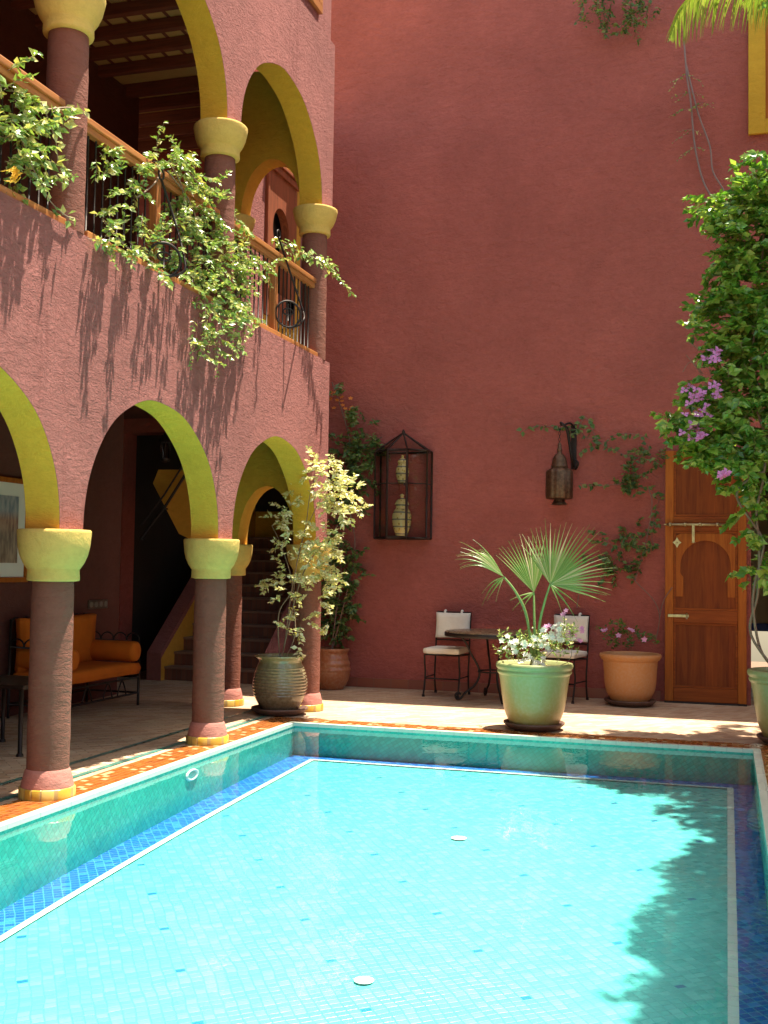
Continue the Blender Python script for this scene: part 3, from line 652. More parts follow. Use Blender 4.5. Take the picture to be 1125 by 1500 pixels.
# picture
pc=thing('framed_picture','framed street scene print on the dark arcade wall','picture',(-6.05,8.42,1.23))
a=MB(); y0,y1,z0,z1=8.02,8.78,1.18,2.10
for q in ((y0,y1,z0,z0+.045),(y0,y1,z1-.045,z1),(y0,y0+.045,z0+.045,z1-.045),(y1-.045,y1,z0+.045,z1-.045)): a.box(-6.048,-6.01,*q,.004)
a.build('frame',m_doorf,pc,True)
a=MB(); a.box(-6.046,-6.03,y0+.045,y1-.045,z0+.045,z1-.045); a.build('mount',m_paper,pc,True)
q=NT('street_print'); zz=q.n('SeparateXYZ',None,Vector=q.coord()).outputs[2]
q.set(q.p.inputs['Base Color'],q.mix(0.55,q.ramp(q.math('DIVIDE',zz,0.8).outputs[0],(0.1,(0.28,0.17,0.10)),(0.45,(0.16,0.10,0.08)),(0.62,(0.34,0.12,0.08)),(0.72,(0.18,0.28,0.40))),q.ramp(q.noise(q.coord((1,7,2)),4,5),(0.3,(0.05,.04,.04)),(0.7,(.5,.4,.3)))))
a=MB(); a.box(-6.03,-6.026,y0+.16,y1-.15,z0+.17,z1-.16); a.build('print',q.m,pc,True)
sw=thing('socket_plate','row of four small wall sockets on the dark arcade wall','sockets',(-6.05,10.0,.92))
a=MB(); a.box(-6.048,-6.035,9.84,10.2,.90,.99,.003); a.build('plate',simple('brown_plastic',(.08,.05,.035),.4),sw,True)
for i in range(4): a=MB(); a.lathe([(.03,0),(.028,.006),(.02,.004)],12); a.v=[(-6.034+z,9.885+i*.09+x,.945+y) for x,y,z in a.v]; a.build('socket',simple('grey_plastic',(.16,.13,.11),.4),sw,True)
# ------------------------------------------------------------------ pots
def pot(name,label,loc,prof,mat,zsoil,rsoil,group='big clay plant pots',rings=None):
    t=thing(name,label,'plant pot',loc,0,group)
    pr=smooth([(r,0,z) for r,z in prof],5); P=[(p.x,p.z) for p in pr]
    if rings: P=[(r+(.004*math.sin((z-rings[0])*2*PI/rings[2]) if rings[0]<z<rings[1] else 0),z) for r,z in [(a_[0]+(b_[0]-a_[0])*k/6,a_[1]+(b_[1]-a_[1])*k/6) for a_,b_ in zip(P,P[1:]) for k in range(6)]]
    rt,zt=P[-1]; P+=[(rt-.012,zt+.004),(rt-.028,zt-.004),(rt-.035,zt-.04),(rsoil,zsoil-.01)]
    a=MB(); a.lathe(P,56,cap=(True,False),fn=lambda an,z:1+.006*math.sin(2*an+3*z)); a.build('vessel',mat,t)
    s_=MB(); s_.lathe([(rsoil,zsoil),(rsoil*.6,zsoil+.012),(.01,zsoil+.016)],32,cap=(False,True)); s_.build('soil',m_soil,t)
    return t
def saucer(label,loc,r):
    a=MB(); a.lathe([(r*.78,0.0),(r*.9,.02),(r,.045),(r,.058),(r-.02,.058),(r*.85,.03),(.01,.028)],48,cap=(True,True)); o=a.build('saucer',m_sauc); o.location=loc
    return tag(o,label,'saucer','clay pot saucers')
urn=[(0.15,0),(0.165,.012),(0.195,.06),(0.232,.13),(0.25,.22),(0.244,.30),(0.222,.38),(0.200,.435),(0.195,.455),(0.215,.48),(0.232,.492),(0.236,.505)]
P1=(-3.93,9.70,.032)
pot('urn_pot','ribbed brown glazed urn at the pool corner holding the cream-leaved shrub',P1,urn,m_pot_glaze,.43,.19,rings=(.14,.40,.028))
saucer('dark saucer under the ribbed brown glazed urn',(P1[0],P1[1],0.006),.26)
P2=(-4.2,11.86,0)
pot('terracotta_pot','round red terracotta pot in the corner behind the end column',P2,[(0.13,0),(0.14,.01),(0.175,.06),(0.205,.14),(0.212,.22),(0.205,.29),(0.19,.35),(0.18,.39),(0.19,.415),(0.2,.43),(0.2,.45)],m_pot_red,.38,.165,rings=(.2,.34,.07))
bowl=[(0.185,0),(0.2,.01),(0.222,.05),(0.252,.13),(0.272,.24),(0.288,.36),(0.298,.42),(0.302,.435),(0.312,.445),(0.317,.46),(0.312,.478),(0.322,.49),(0.328,.51),(0.322,.53)]
P3=(-1.575,9.66,.032)
pot('green_pot','pale green glazed bowl pot with the fan palm at the pool edge',P3,bowl,m_pot_green,.49,.28)
saucer('dark saucer under the pale green fan palm pot',(P3[0],P3[1],0.006),.26)
P4=(-.935,11.72,.03)
pot('terracotta_pot','wide tan terracotta pot between the table and the wooden door',P4,[(0.17,0),(0.18,.012),(0.205,.05),(0.238,.11),(0.256,.2),(0.262,.30),(0.268,.38),(0.272,.42),(0.288,.43),(0.30,.45),(0.308,.47),(0.302,.49)],m_pot_terra,.43,.25)
saucer('dark saucer under the wide tan terracotta pot by the door',(P4[0],P4[1],0.004),.26)
P5=(.50,9.62,.032)
pot('green_pot','pale olive green pot at the right edge under the bougainvillea',P5,[(r*1.04,z*1.04) for r,z in bowl],m_pot_green,.48,.28)
saucer('dark saucer under the olive green pot at the right edge',(P5[0],P5[1],0.006),.27)
# ------------------------------------------------------------------ chairs and table
def chair(label,loc,rz):
    t=thing('garden_chair',label,'chair',loc,rz,'iron garden chairs with white cushions')
    def fr(side):
        a=MB(); x=side*.19
        a.tube(smooth([(x,.20,0),(x,.17,.12),(x,.165,.25),(x,.185,.42),(x,.205,.60),(x,.235,.88)],5),.0095,6)     # back post
        a.tube(smooth([(x,-.215,0),(x,-.19,.10),(x,-.155,.24),(x,-.18,.36),(x,-.185,.44)],5),.0095,6)
        a.lathe([(.017,0),(.013,.03)],8,(x,-.215,0)); a.lathe([(.017,0),(.013,.03)],8,(x,.20,0))
        a.tube([(x,-.185,.44),(x,.18,.43)],.009,6); a.tube([(x,-.165,.2),(x,.168,.2)],.007,6)
        return a
    fr(-1).build('side_frame',m_iron,t); fr(1).build('side_frame',m_iron,t)
    a=MB(); 
    for y,z in ((-.185,.44),(.185,.43),(-.17,.19),(.235,.88),(.205,.58)): a.tube([(-.19,y,z),(.19,y,z)],.0085,6)
    for i in range(4): a.tube([(-.12+.08*i,-.185,.44),(-.12+.08*i,.185,.43)],.005,5)
    a.build('cross_bars',m_iron,t)
    a=MB(); rcushion(a,-.20,.20,-.215,.17,.445,.52,puff=.3,seed=1); a.build('seat_cushion',m_cush,t)
    a=MB(); rcushion(a,-.195,.195,-.045,.03,.0,.275,puff=.45,seed=2)
    a.v=[(x,y+.195+(z)*.10,z+.60) for x,y,z in a.v]
    bc=a.build('back_cushion',m_cush,t)
    for x in (-.095,.095):
        b_=MB(); b_.tube(smooth([(x,.20,.865),(x,.22,.895),(x,.25,.885),(x,.255,.84)],3),.013,6); b_.build('tie',m_cush,bc)
    return t
chair('garden chair with white cushions to the left of the iron table',(-2.86,11.78,0),math.radians(-4))
chair('garden chair with white cushions half hidden behind the fan palm pot',(-1.63,11.86,0),math.radians(-14))
tb=thing('garden_table','round garden table with mosaic top and curled iron legs between the chairs','table',(-2.30,11.52,0))
a=MB(); a.lathe([(.50,.685),(.505,.69),(.505,.706),(.495,.712),(.01,.712)],64); a.build('table_top',m_mosaic,tb)
a=MB(); a.lathe([(.508,.66),(.513,.665),(.513,.70),(.508,.703),(.49,.684),(.49,.66)],64,cap=(False,False)); a.build('rim',m_iron,tb)
for k in range(4):
    an=math.radians(205+90*k); a=MB()
    pr=[(.36,.66),(.30,.60),(.24,.48),(.17,.36),(.15,.26),(.20,.16),(.30,.08),(.34,.03),(.385,.02),(.40,.06),(.37,.085),(.345,.065)]
    a.tube([(r*math.cos(an),r*math.sin(an),z) for r,z in [(p.x,p.z) for p in smooth([(r,0,z) for r,z in pr],5)]],.012,6)
    a.build('leg',m_iron,tb)
a=MB(); a.tube([(.16*math.cos(q),.16*math.sin(q),.30) for q in [2*PI*k/24 for k in range(24)]],.009,6,True); a.build('leg_ring',m_iron,tb)
# ------------------------------------------------------------------ glass display lantern with two jars
lt=thing('display_lantern','six-sided glass and iron wall lantern with two painted jars inside','lantern',(-3.46,12.0,1.68))
hexp=[(-.30,.19),(-.30,-.02),(-.115,-.17),(.115,-.17),(.30,-.02),(.30,.19)]
z0,z1,za=0.0,0.97,1.18
a=MB()
for x,y in hexp: a.tube([(x,y,z0),(x,y,z1)],.012,4)
for z in (z0,z1):
    for i in range(6): p_=hexp[i];q_=hexp[(i+1)%6]; a.tube([(*p_,z),(*q_,z)],.013,4)
for i in range(5): p_=hexp[i];q_=hexp[i+1]; a.tube([(*p_,.60),(*q_,.60)],.006,4)
for x,y in hexp: a.tube([(x,y,z1),(0,.06,za)],.010,4)
a.lathe([(.012,0),(.02,.02),(.006,.05)],8,(0,.06,za-.01))
a.build('iron_frame',m_rust,lt)
b_=MB()
for x in (-.113,.105): b_.box(x-.004,x+.014,-.186,-.170,.005,.965,.002)
for z in (.0,.945): b_.box(-.099,.099,-.184,-.172,z+.005,z+.025,.002)
b_.lathe([(.008,0),(.008,.03)],8,(.09,-.19,.57)); b_.build('glazed_door_frame',m_rust,lt)
b_=MB(); b_.box(-.29,.29,-.01,.185,-.012,-.004); b_.build('floor_plate',m_rust,lt)
b_=MB(); b_.box(-.10,.10,-.06,.18,.592,.598); b_.build('shelf',m_glass,lt)
for i in range(5):
    p_=hexp[i];q_=hexp[i+1]; b_=MB(); b_.add([(*p_,z0+.01),(*q_,z0+.01),(*q_,z1-.01),(*p_,z1-.01)],[(0,1,2,3)]); b_.build('pane',m_glass,lt)
    b_=MB(); b_.add([(*p_,z1),(*q_,z1),(0,.06,za)],[(0,1,2)]); b_.build('roof_pane',m_glass,lt)
q=NT('painted_ceramic'); v=q.coord((1,1,.8))
vo=q.n('TexVoronoi',None,Vector=v,Scale=30.0); z_=q.n('SeparateXYZ',None,Vector=v).outputs[2]
wv=q.n('TexWave',{'bands_direction':'Z'},Vector=v,Scale=5.0,Distortion=0.8)
col=q.ramp(vo.outputs[0],(0.12,(0.06,0.10,0.16)),(0.24,(0.62,0.45,0.06)),(0.4,(0.70,0.60,0.26)))
q.set(q.p.inputs['Base Color'],q.mix(q.ramp(wv.outputs[0],(0.85,0.0),(0.93,0.8)),col,(0.10,0.13,0.14))); q.p.inputs['Roughness'].default_value=.2
m_cer=q.m
def jar(label,z,s_):
    o=thing('painted_jar',label,'jar',(-3.46,12.04,z),0,'painted ceramic jars in the wall lantern')
    a=MB(); P=[(p.x*s_,p.z*s_) for p in smooth([(.05,0,0),(.058,0,.01),(.075,0,.06),(.098,0,.14),(.102,0,.22),(.085,0,.28),(.066,0,.305),(.066,0,.34)],5)]
    a.lathe(P,28); a.build('body',m_cer,o)
    a=MB(); P=[(p.x*s_,p.z*s_) for p in smooth([(.076,0,.341),(.076,0,.352),(.055,0,.39),(.02,0,.415),(.018,0,.43),(.024,0,.445),(.004,0,.46)],4)]
    a.lathe(P,24); a.build('lid',m_cer,o)
jar('tall painted ceramic jar with lid on the lantern floor, lower one',1.69,1.06)
jar('smaller painted ceramic jar with lid on the lantern shelf, upper one',2.28,.72)
# hanging pierced lamp and bracket
br=thing('lamp_bracket','black curled iron bracket on the red wall above the pierced lamp','bracket',(-1.58,YW-.02,2.6))
a=MB(); a.v=[]; 
a.box(-.03,.03,-.005,.015,-.16,.33,.003); a.tube(smooth([(0,-.01,-.14),(-.01,-.12,-.02),(-.03,-.16,.14),(-.05,-.2,.26),(-.085,-.24,.30),(-.11,-.22,.32),(-.1,-.19,.30)],6),.016,6)
a.tube(smooth([(0,-.01,-.12),(.03,-.06,-.16),(.06,-.09,-.10),(.02,-.08,-.06)],5),.012,6)
a.tube(smooth([(0,-.005,.30),(-.03,-.1,.33),(-.08,-.2,.30)],5),.012,6)
a.build('iron_arm',m_iron,br)
hl=thing('hanging_lamp','pierced bronze Moroccan lamp hanging on the red wall near the door','lamp',(-1.70,11.95,2.05))
a=MB(); a.lathe([(.105,.055),(.125,.06),(.134,.075),(.134,.345),(.126,.36),(.10,.375),(.078,.39)],48,lobes=12,la=.09); 
a.build('body',m_lamp,hl)
a=MB(); a.lathe([(p.x,p.z) for p in smooth([(.078,0,.388),(.088,0,.395),(.088,0,.41),(.082,0,.43),(.078,0,.46),(.066,0,.50),(.045,0,.53),(.026,0,.545),(.024,0,.57),(.03,0,.58),(.022,0,.60),(.018,0,.64),(.006,0,.66)],4)],32); a.build('dome',m_lamp,hl)
a=MB(); a.lathe([(.055,.05),(.06,.03),(.082,.005),(.088,.0),(.082,-.004),(.05,.02),(.045,.05)],32,cap=(False,False)); a.build('bottom_ring',m_lamp,hl)
a=MB()
for k in range(6):
    z=.66+.032*k; a.tube([(0.012*math.cos(q_)*(k%2),0.012*math.cos(q_)*(1-k%2),z+.02*math.sin(q_)) for q_ in [2*PI*j/10 for j in range(10)]],.003,4,True)
a.build('chain',m_iron,hl)
hs=MB()
for k in range(12):
    an=2*PI*k/12+PI/12*0
    for j in range(7):
        z=.09+.038*j; r=.1405*(1+.0) ; 
        hs.add([(math.cos(an+dx)*r*1.028,math.sin(an+dx)*r*1.028,z+dz) for dx,dz in ((-.035,0),(0,-.011),(.035,0),(0,.011))],[(0,1,2,3)])
hs.build('piercing',m_dark,hl)
# ------------------------------------------------------------------ wooden door
DX0,DX1=-.615,.195; YD=YW-.05
dr=thing('wooden_door','tall cedar door leaf with arched panel and brass bolt on the red wall','door',(-.21,YD,0))
W_=DX1-DX0
a=MB(); a.box(DX0,DX0+.085,YD-.045,YD,.02,2.62,.006); a.box(DX1-.085,DX1,YD-.045,YD,.02,2.62,.006); a.build('stile',m_doorf,dr,True)
for z0_,z1_ in ((.02,.16),(.83,.96),(1.78,1.93),(2.55,2.62)):
    a=MB(); a.box(DX0+.0855,DX1-.0855,YD-.042,YD,z0_,z1_,.006); a.build('cross_rail',m_doorh,dr,True)
for z0_,z1_ in ((.161,.829),(.961,1.779),(1.931,2.549)):
    a=MB(); a.box(DX0+.086,DX1-.086,YD-.018,YD-.002,z0_,z1_); pn=a.build('panel',m_door,dr,True)
    m_=MB()
    for q_ in ((DX0+.086,DX1-.086,z0_,z0_+.022),(DX0+.086,DX1-.086,z1_-.022,z1_),(DX0+.086,DX0+.108,z0_+.022,z1_-.022),(DX1-.108,DX1-.086,z0_+.022,z1_-.022)):
        m_.box(q_[0],q_[1],YD-.032,YD-.0185,q_[2],q_[3],.004)
    m_.build('moulding',m_doorh,pn,True)
# arched overlay in the middle panel
a=MB(); cx=(DX0+DX1)/2; ra=.25; zs_=1.42; N=24
ins=[(cx-ra+.03,1.10),(cx-ra+.03,1.30),(cx-ra-.0,1.34)]+[(cx-ra*math.cos(PI*j/N),zs_+ra*1.05*math.sin(PI*j/N)) for j in range(N+1)]+[(cx+ra,1.34),(cx+ra-.03,1.30),(cx+ra-.03,1.10)]
outs=[]
for x,z in ins:
    if z<=zs_: outs.append((DX0+.11 if x<cx else DX1-.11,z))
    else:
        s_=min((DX1-.11-cx)/max(abs(x-cx),1e-5),(1.755-zs_)/max(z-zs_,1e-5)); outs.append((cx+(x-cx)*s_,zs_+(z-zs_)*s_))
vs=[];fs=[]
for (x,z),(x2,z2) in zip(ins,outs): vs+=[(x,YD-.018,z),(x,YD-.033,z),(x2,YD-.033,z2)]
for j in range(len(ins)-1): fs+=[(3*j,3*j+3,3*j+4,3*j+1),(3*j+1,3*j+4,3*j+5,3*j+2)]
a.add(vs,fs); a.build('arched_overlay',m_doorf,dr,True)
a=MB(); a.tube([(DX0+.03,YD-.075,1.845),(DX0+.60,YD-.075,1.845)],.013,10)
for x in (.03,.18,.33,.5): a.lathe([(.02,-.012),(.022,0),(.02,.012)],12,(0,0,0)) if False else a.tube([(DX0+x+.01,YD-.075,1.845),(DX0+x+.035,YD-.075,1.845)],.021,12)
a.tube([(DX0-.015,YD-.075,1.845),(DX0+.03,YD-.075,1.845)],[.003,.016],10); a.lathe([(.018,-.01),(.018,.01)],10,(DX0+.61,YD-.075,1.845))
for x in (.1,.4): a.box(DX0+x,DX0+x+.03,YD-.075,YD-.043,1.835,1.855)
bo=a.build('brass_bolt',m_brass,dr,True)
a=MB(); a.box(DX0+.27,DX0+.30,YD-.095,YD-.085,1.66,1.84,.003); a.lathe([(.022,-.005),(.022,.005)],12,(DX0+.285,YD-.088,1.66)); a.build('hasp',m_brass,bo,True)
a=MB(); cxp,czp=DX0+.12,1.66
a.add([(cxp+math.cos(k*PI/4)*(.045 if k%2==0 else .026),YD-.046,czp+math.sin(k*PI/4)*(.055 if k%2==0 else .028)) for k in range(8)]+[(cxp+math.cos(k*PI/4)*(.045 if k%2==0 else .026),YD-.036,czp+math.sin(k*PI/4)*(.055 if k%2==0 else .028)) for k in range(8)],
  [tuple(range(8)),tuple(range(15,7,-1))]+[((k+1)%8,k,8+k,8+(k+1)%8) for k in range(8)]); a.lathe([(.008,-.006),(.01,0),(.006,.004)],8,(cxp,YD-.05,czp)); a.build('key_plate',m_brass,dr,True)
a=MB(); a.box(DX0+.03,DX0+.24,YD-.056,YD-.046,.885,.915,.003); a.tube([(DX0+.22,YD-.065,.87),(DX0+.22,YD-.065,.93)],.008,8); a.build('lower_latch',m_brass,dr,True)
a=MB(); a.box(DX0-.004,DX1+.004,YD-.05,YD+.0,.0,.018); a.build('threshold_strip',m_dark,dr,True)
# ------------------------------------------------------------------ plants
def shoot(lf,stm,p,d,L,size,step=0.035,droop=0.25,r0=0.003,wander=0.25,wall=None,up=Vector((0,0,1)),clump=1,lw=0.62,side=1.0,avoid=None):
    p=Vector(p); d=Vector(d).normalized(); pts=[p.copy()]; n=max(2,int(L/step)); k=0
    for i in range(n):
        d=(d+vj(wander*0.5)+Vector((0,0,-droop*step*3))).normalized()
        if wall is not None and p.y+d.y*step>wall: d.y=-abs(d.y)*.3
        p=p+d*step; pts.append(p.copy())
        sd=d.cross(up)
        if sd.length<.05: sd=Vector((1,0,0))
        sd.normalize()
        for c in range(clump):
            sgn=1 if (i+c)%2 else -1
            ld=(d*R_.uniform(.2,.8)+sd*sgn*R_.uniform(.5,1.1)*side+vj(.45)).normalized()
            nr=(up*0.8+vj(.8)+Vector((0,-.45,0))).normalized(); sz=size*R_.uniform(.6,1.15)*(1-.35*i/n)
            lf.leaf(p+vj(.006),ld,nr,sz,sz*lw,bend=R_.uniform(.05,.4))
            k+=1
    if stm is not None: stm.tube(pts,[r0*(1-.6*i/len(pts)) for i in range(len(pts))],4)
    return pts
def plant(name,label,cat,loc,lf,lm,stm=None,sm=None,fl=None,group=None):
    t=thing(name,label,cat,loc,0,group)
    lf.build('foliage',lm,t,True)
    if stm is not None and stm.v: stm.build('stems',sm or m_stem,t,True)
    for nm,(fs_,mm) in (fl or {}).items():
        for mb in fs_[:100]: mb.build(nm,mm,t,True)
    return t
class FL(list): pass
def flower(fl,c,r,n=5,nr=Vector((0,-.8,.6))):
    mb=MB(); fl.append(mb)
    nr=(nr+vj(.4)).normalized(); a=nr.orthogonal().normalized(); b_=nr.cross(a)
    for k in range(n):
        an=2*PI*k/n+R_.random()*.3; d_=(a*math.cos(an)+b_*math.sin(an)+nr*.25); mb.leaf(Vector(c),d_,nr,r,r*.8,bend=.1)
# --- variegated shrub in the urn
lf,sm_=MB(),MB(); Yv=9.70
def V(x,y,dy=0): return atY(x,y,Yv+dy)
base=Vector((P1[0],P1[1],.46))
main=[[base,V(418,935),V(425,880),V(436,820,-.05),V(448,770,-.08),V(455,720,-.1),V(470,690,-.1)],[base+Vector((.02,0,0)),V(432,930),V(430,870,.05),V(440,800,.1),V(465,740,.05),V(490,700,0)],
      [base,V(408,900),V(428,860),V(412,800),V(398,770)],[base,V(440,850,-.05),V(470,800,-.1),V(495,770,-.1)]]
for m__ in main: q_=smooth(m__,5); sm_.tube(q_,[.007*(1-.6*i/len(q_)) for i in range(len(q_))],5)
def cl(px,py,rx,ry,n,L,size,Yc,lf,sm_,dy=.12,droop=.6,clump=2,step=.028,dirf=None):
    for _ in range(n):
        while True:
            u,v_=R_.uniform(-1,1),R_.uniform(-1,1)
            if u*u+v_*v_<1: break
        p=atY(px+u*rx,py+v_*ry,Yc+R_.uniform(-dy,dy)); dd=Vector((u*.7,R_.uniform(-.6,.4),-v_*.5))+vj(.5)
        shoot(lf,sm_,p,dd,L*R_.uniform(.6,1.2),size,step,droop,.0022,.3,clump=clump)
for (x,y,rx,ry,n) in ((480,700,22,28,13),(500,725,25,20,13),(516,748,14,14,6),(462,690,10,18,5),(440,715,16,10,2),(410,762,12,8,3),(420,745,10,8,2),(470,790,22,16,8),(490,815,16,14,6),(440,800,22,14,5),(455,830,22,14,5),(400,850,10,8,2),(412,845,12,10,2),(480,840,20,16,5),(430,865,20,12,4),(465,870,16,14,4),(475,905,10,14,2),(445,905,14,12,2),(420,920,10,10,1),(433,940,8,8,1),(485,860,12,14,3),(440,770,14,14,2)):
    cl(x,y,rx,ry,int(n*1.7+1),.15,.064,Yv-.05,lf,sm_,dy=.16,clump=3,step=.026)
plant('potted_shrub','cream and yellow leaved shrub growing from the ribbed brown urn','shrub',(P1[0],P1[1],.46),lf,m_leafv,sm_,m_stem)
# --- creeper in the corner, behind the glass lantern
lf,sm_,fo=MB(),MB(),FL(); YC=12.04
q_=smooth([Vector((P2[0],P2[1],.40)),atY(492,900,11.95),atY(500,840,12.05),atY(492,770,12.1),atY(505,700,12.1),atY(512,650,12.1),atY(500,600,12.13),atY(486,560,12.15)],6); sm_.tube(q_,.008,5)
q_=smooth([Vector((P2[0],P2[1],.40)),atY(505,880,11.95),atY(520,800,12.05),atY(510,720,12.1),atY(530,660,12.1),atY(560,640,12.1)],6); sm_.tube(q_,.007,5)
for (x,y,rx,ry,n) in ((505,680,26,30,16),(530,650,24,14,8),(515,720,22,24,9),(556,645,16,8,3),(490,800,18,30,8),(512,830,16,24,8),(500,870,24,26,12),(492,915,24,24,12),(512,895,16,22,6),(525,740,14,16,3),(495,755,14,20,4),(545,690,10,30,3),(512,600,14,8,3),(535,625,14,8,3),(492,570,8,12,2),(484,640,8,22,3),(480,860,10,30,4)):
    for _ in range(int(n*1.9)):
        p=atY(x+R_.uniform(-rx,rx),y+R_.uniform(-ry,ry),YC+R_.uniform(-.12,.08)); shoot(lf,sm_,p,vj(1),R_.uniform(.12,.25),.078,.03,.8,.002,.35,wall=12.17,clump=3)
for _ in range(14): flower(fo,atY(R_.uniform(483,516),R_.uniform(568,600),12.1),.032)
plant('climbing_creeper','dark leafy creeper with orange flowers climbing the corner beside the glass lantern','climber',(P2[0],P2[1],.40),lf,m_leafw,sm_,m_stemd,{'orange_flower':(fo,m_petal_o)})
# --- wall creeper between the lamp and the door
lf,sm_=MB(),MB(); Yc=12.13
paths=[[(765,632),(785,624),(815,626),(845,630),(862,642),(880,640)],[(850,662),(868,655),(885,648),(905,636),(930,636),(952,642)],[(880,650),(905,662),(930,672),(950,662)],
 [(850,708),(872,712),(900,710),(925,712),(950,716),(966,730)],[(948,650),(955,672),(972,682)],[(925,672),(928,690),(925,712),(918,725)],[(966,730),(958,760),(955,790),(962,800)],
 [(965,768),(948,780),(930,795),(915,800)],[(960,800),(945,806),(938,800)],[(866,778),(880,785),(900,800),(922,795),(930,785)],[(900,800),(912,820),(925,838),(930,850)],[(890,810),(870,820),(850,815)],[(905,830),(885,845),(880,860)],[(845,632),(858,612),(872,640)]]
for pa in paths:
    q_=smooth([atY(x,y,Yc+R_.uniform(-.02,.03)) for x,y in pa],5); sm_.tube(q_,.0035,4)
    for i in range(len(q_)-1):
        n=max(1,int((q_[i+1]-q_[i]).length/.022))
        for k in range(n):
            p=q_[i].lerp(q_[i+1],k/n)+vj(.018); p.y=min(p.y,12.17); sz=R_.uniform(.045,.075); lf.leaf(p,Vector((R_.uniform(-1,1),-.35,R_.uniform(-1,.5))),Vector((0,-.8,.6))+vj(.6),sz,sz*.75)
for (x,y,rx,ry,n) in ((926,690,16,16,9),(950,664,16,12,6),(920,785,14,14,6),(905,835,22,16,12),(918,712,14,12,5),(942,806,14,8,5),(968,680,8,16,2),(845,628,12,6,3),(895,800,18,12,3),(930,700,10,20,5),(900,838,10,8,5)):
    for _ in range(n): p=atY(x+R_.uniform(-rx,rx),y+R_.uniform(-ry,ry),Yc+R_.uniform(-.08,.02)); shoot(lf,None,p,vj(1),R_.uniform(.08,.16),.066,.026,.6,.002,.35,wall=12.17,clump=3)
for pa in ([(960,940),(966,905),(958,880),(935,856),(925,845)],[(966,905),(972,880),(985,860)],[(845,890),(850,860),(858,845)],[(930,850),(945,800),(955,740),(950,716)]):
    sm_.tube(smooth([atY(x,y,12.1) for x,y in pa],5),.0055,5)
plant('wall_creeper','thin creeper trained over the red wall around the pierced lamp','climber',(-.75,12.1,.5),lf,m_leafw,sm_,m_stemd)
# --- upper right climber
lf,sm_,f2=MB(),MB(),MB()
for x0_ in (858,870,886,898,912,925,940,955):
    L_=R_.uniform(.25,.62); p=atY(x0_,-12,12.0); shoot(lf,sm_,p,Vector((R_.uniform(-.3,.3),-.1,-1)),L_,.07,.032,.5,.003,.3,wall=12.15,clump=2)
for (x,y,rx,ry,n) in ((900,20,34,16,16),(885,8,30,10,10),(915,50,12,20,3),(950,10,20,10,5)):
    for _ in range(n): p=atY(x+R_.uniform(-rx,rx),y+R_.uniform(-ry,ry),12.0); shoot(lf,None,p,vj(1),.15,.06,.03,.7,.002,.3,wall=12.15,clump=2)
plant('hanging_climber','dark climber hanging down the red wall from the top of the picture','climber',atY(900,-12,12.0),lf,m_leafw,sm_,m_stemd)
lf,sm_=MB(),MB()
sm_.tube(smooth([atY(x,y,12.1) for x,y in ((1002,60),(1006,110),(1012,150),(1018,215),(1030,265),(1046,294))],5),.010,5)
sm_.tube(smooth([atY(x,y,12.1) for x,y in ((1004,90),(1016,140),(1024,170),(1040,215),(1044,250),(1058,275),(1072,300))],5),.009,5)
for (x,y) in ((1006,108),(1010,135),(1005,160),(1015,190),(1028,150),(1018,215)):
    for sgn in (-1,-1,.6): shoot(lf,sm_,atY(x,y,12.08),Vector((sgn,-.1,-.15+R_.uniform(-.3,.2))),R_.uniform(.1,.3),.045,.03,.5,.002,.3,wall=12.16)
plant('bare_climber','two bare grey climber stems with small leaves on the upper right wall','climber',atY(1058,275,12.1),lf,m_leafr,sm_,simple('grey_stem',(.24,.16,.15),.8))
# --- balcony climber
def balcony(regs,size,lf,sm_,Xp=-3.66,dx=.09,L=.2,clump=2):
    for (x,y,rx,ry,n) in regs:
        for _ in range(max(1,int(n*.95))):
            while True:
                u,v_=R_.uniform(-1,1),R_.uniform(-1,1)
                if u*u+v_*v_<1: break
            yy_=y+v_*ry; hang=yy_>271+.526*(x+u*rx)-12; p=atX(x+u*rx,yy_,(Xp-.012 if hang else Xp-.075)+R_.uniform(-dx*.2,dx*.45 if hang else dx*.6)); dd=Vector((R_.uniform(-.2,.7),u*.5,-v_*.4))+vj(.6)
            shoot(lf,sm_,p,dd,L*R_.uniform(.5,1.3),size,.028,1.0,.0022,.35,clump=3)
lf,sm_=MB(),MB()
balcony([(150,225,18,12,3),(180,240,24,16,6),(205,245,20,14,5),(235,235,26,12,9),(265,235,16,10,8),(275,262,16,22,10),(170,270,30,20,4),(160,300,26,20,3),(195,300,30,20,5),(175,345,34,14,9),(215,360,36,16,10),(255,350,34,22,12),(275,300,26,30,16),(300,290,22,26,14),(318,272,10,8,2),(290,330,30,28,18),(310,370,34,34,24),(335,340,22,30,14),(355,380,26,26,16),(330,410,32,26,20),(300,400,24,22,12),(345,430,26,24,14),(315,445,26,24,14),(350,470,18,26,7),(320,480,20,20,6),(295,470,10,30,4),(292,515,8,22,3),(315,520,5,18,1),(375,395,16,16,6),(365,500,6,12,1),(140,350,18,10,4),(240,390,20,12,6),(275,400,20,16,8)],.060,lf,sm_)
for pa in ([(150,320),(170,345),(195,370),(225,385)],[(240,245),(225,270),(200,290)],[(250,240),(265,270),(270,300),(268,340)],[(255,240),(285,262),(310,300),(325,340)],[(245,250),(275,290),(290,330)]):
    sm_.tube(smooth([atX(x,y,-3.71) for x,y in pa],5),.006,5)
for (x,y) in ((285,505),(320,520),(300,480),(365,480),(350,500)):
    shoot(lf,sm_,atX(x,y-40,-3.6),Vector((.05,R_.uniform(-.2,.2),-1)),.38,.05,.03,.6,.002,.25,clump=2)
plant('balcony_climber','sunlit climber spilling over the railing and down the pink wall in the middle','climber',atX(330,420,-3.68),lf,m_leafr,sm_,m_stem)
lf,sm_=MB(),MB(); fy=FL()
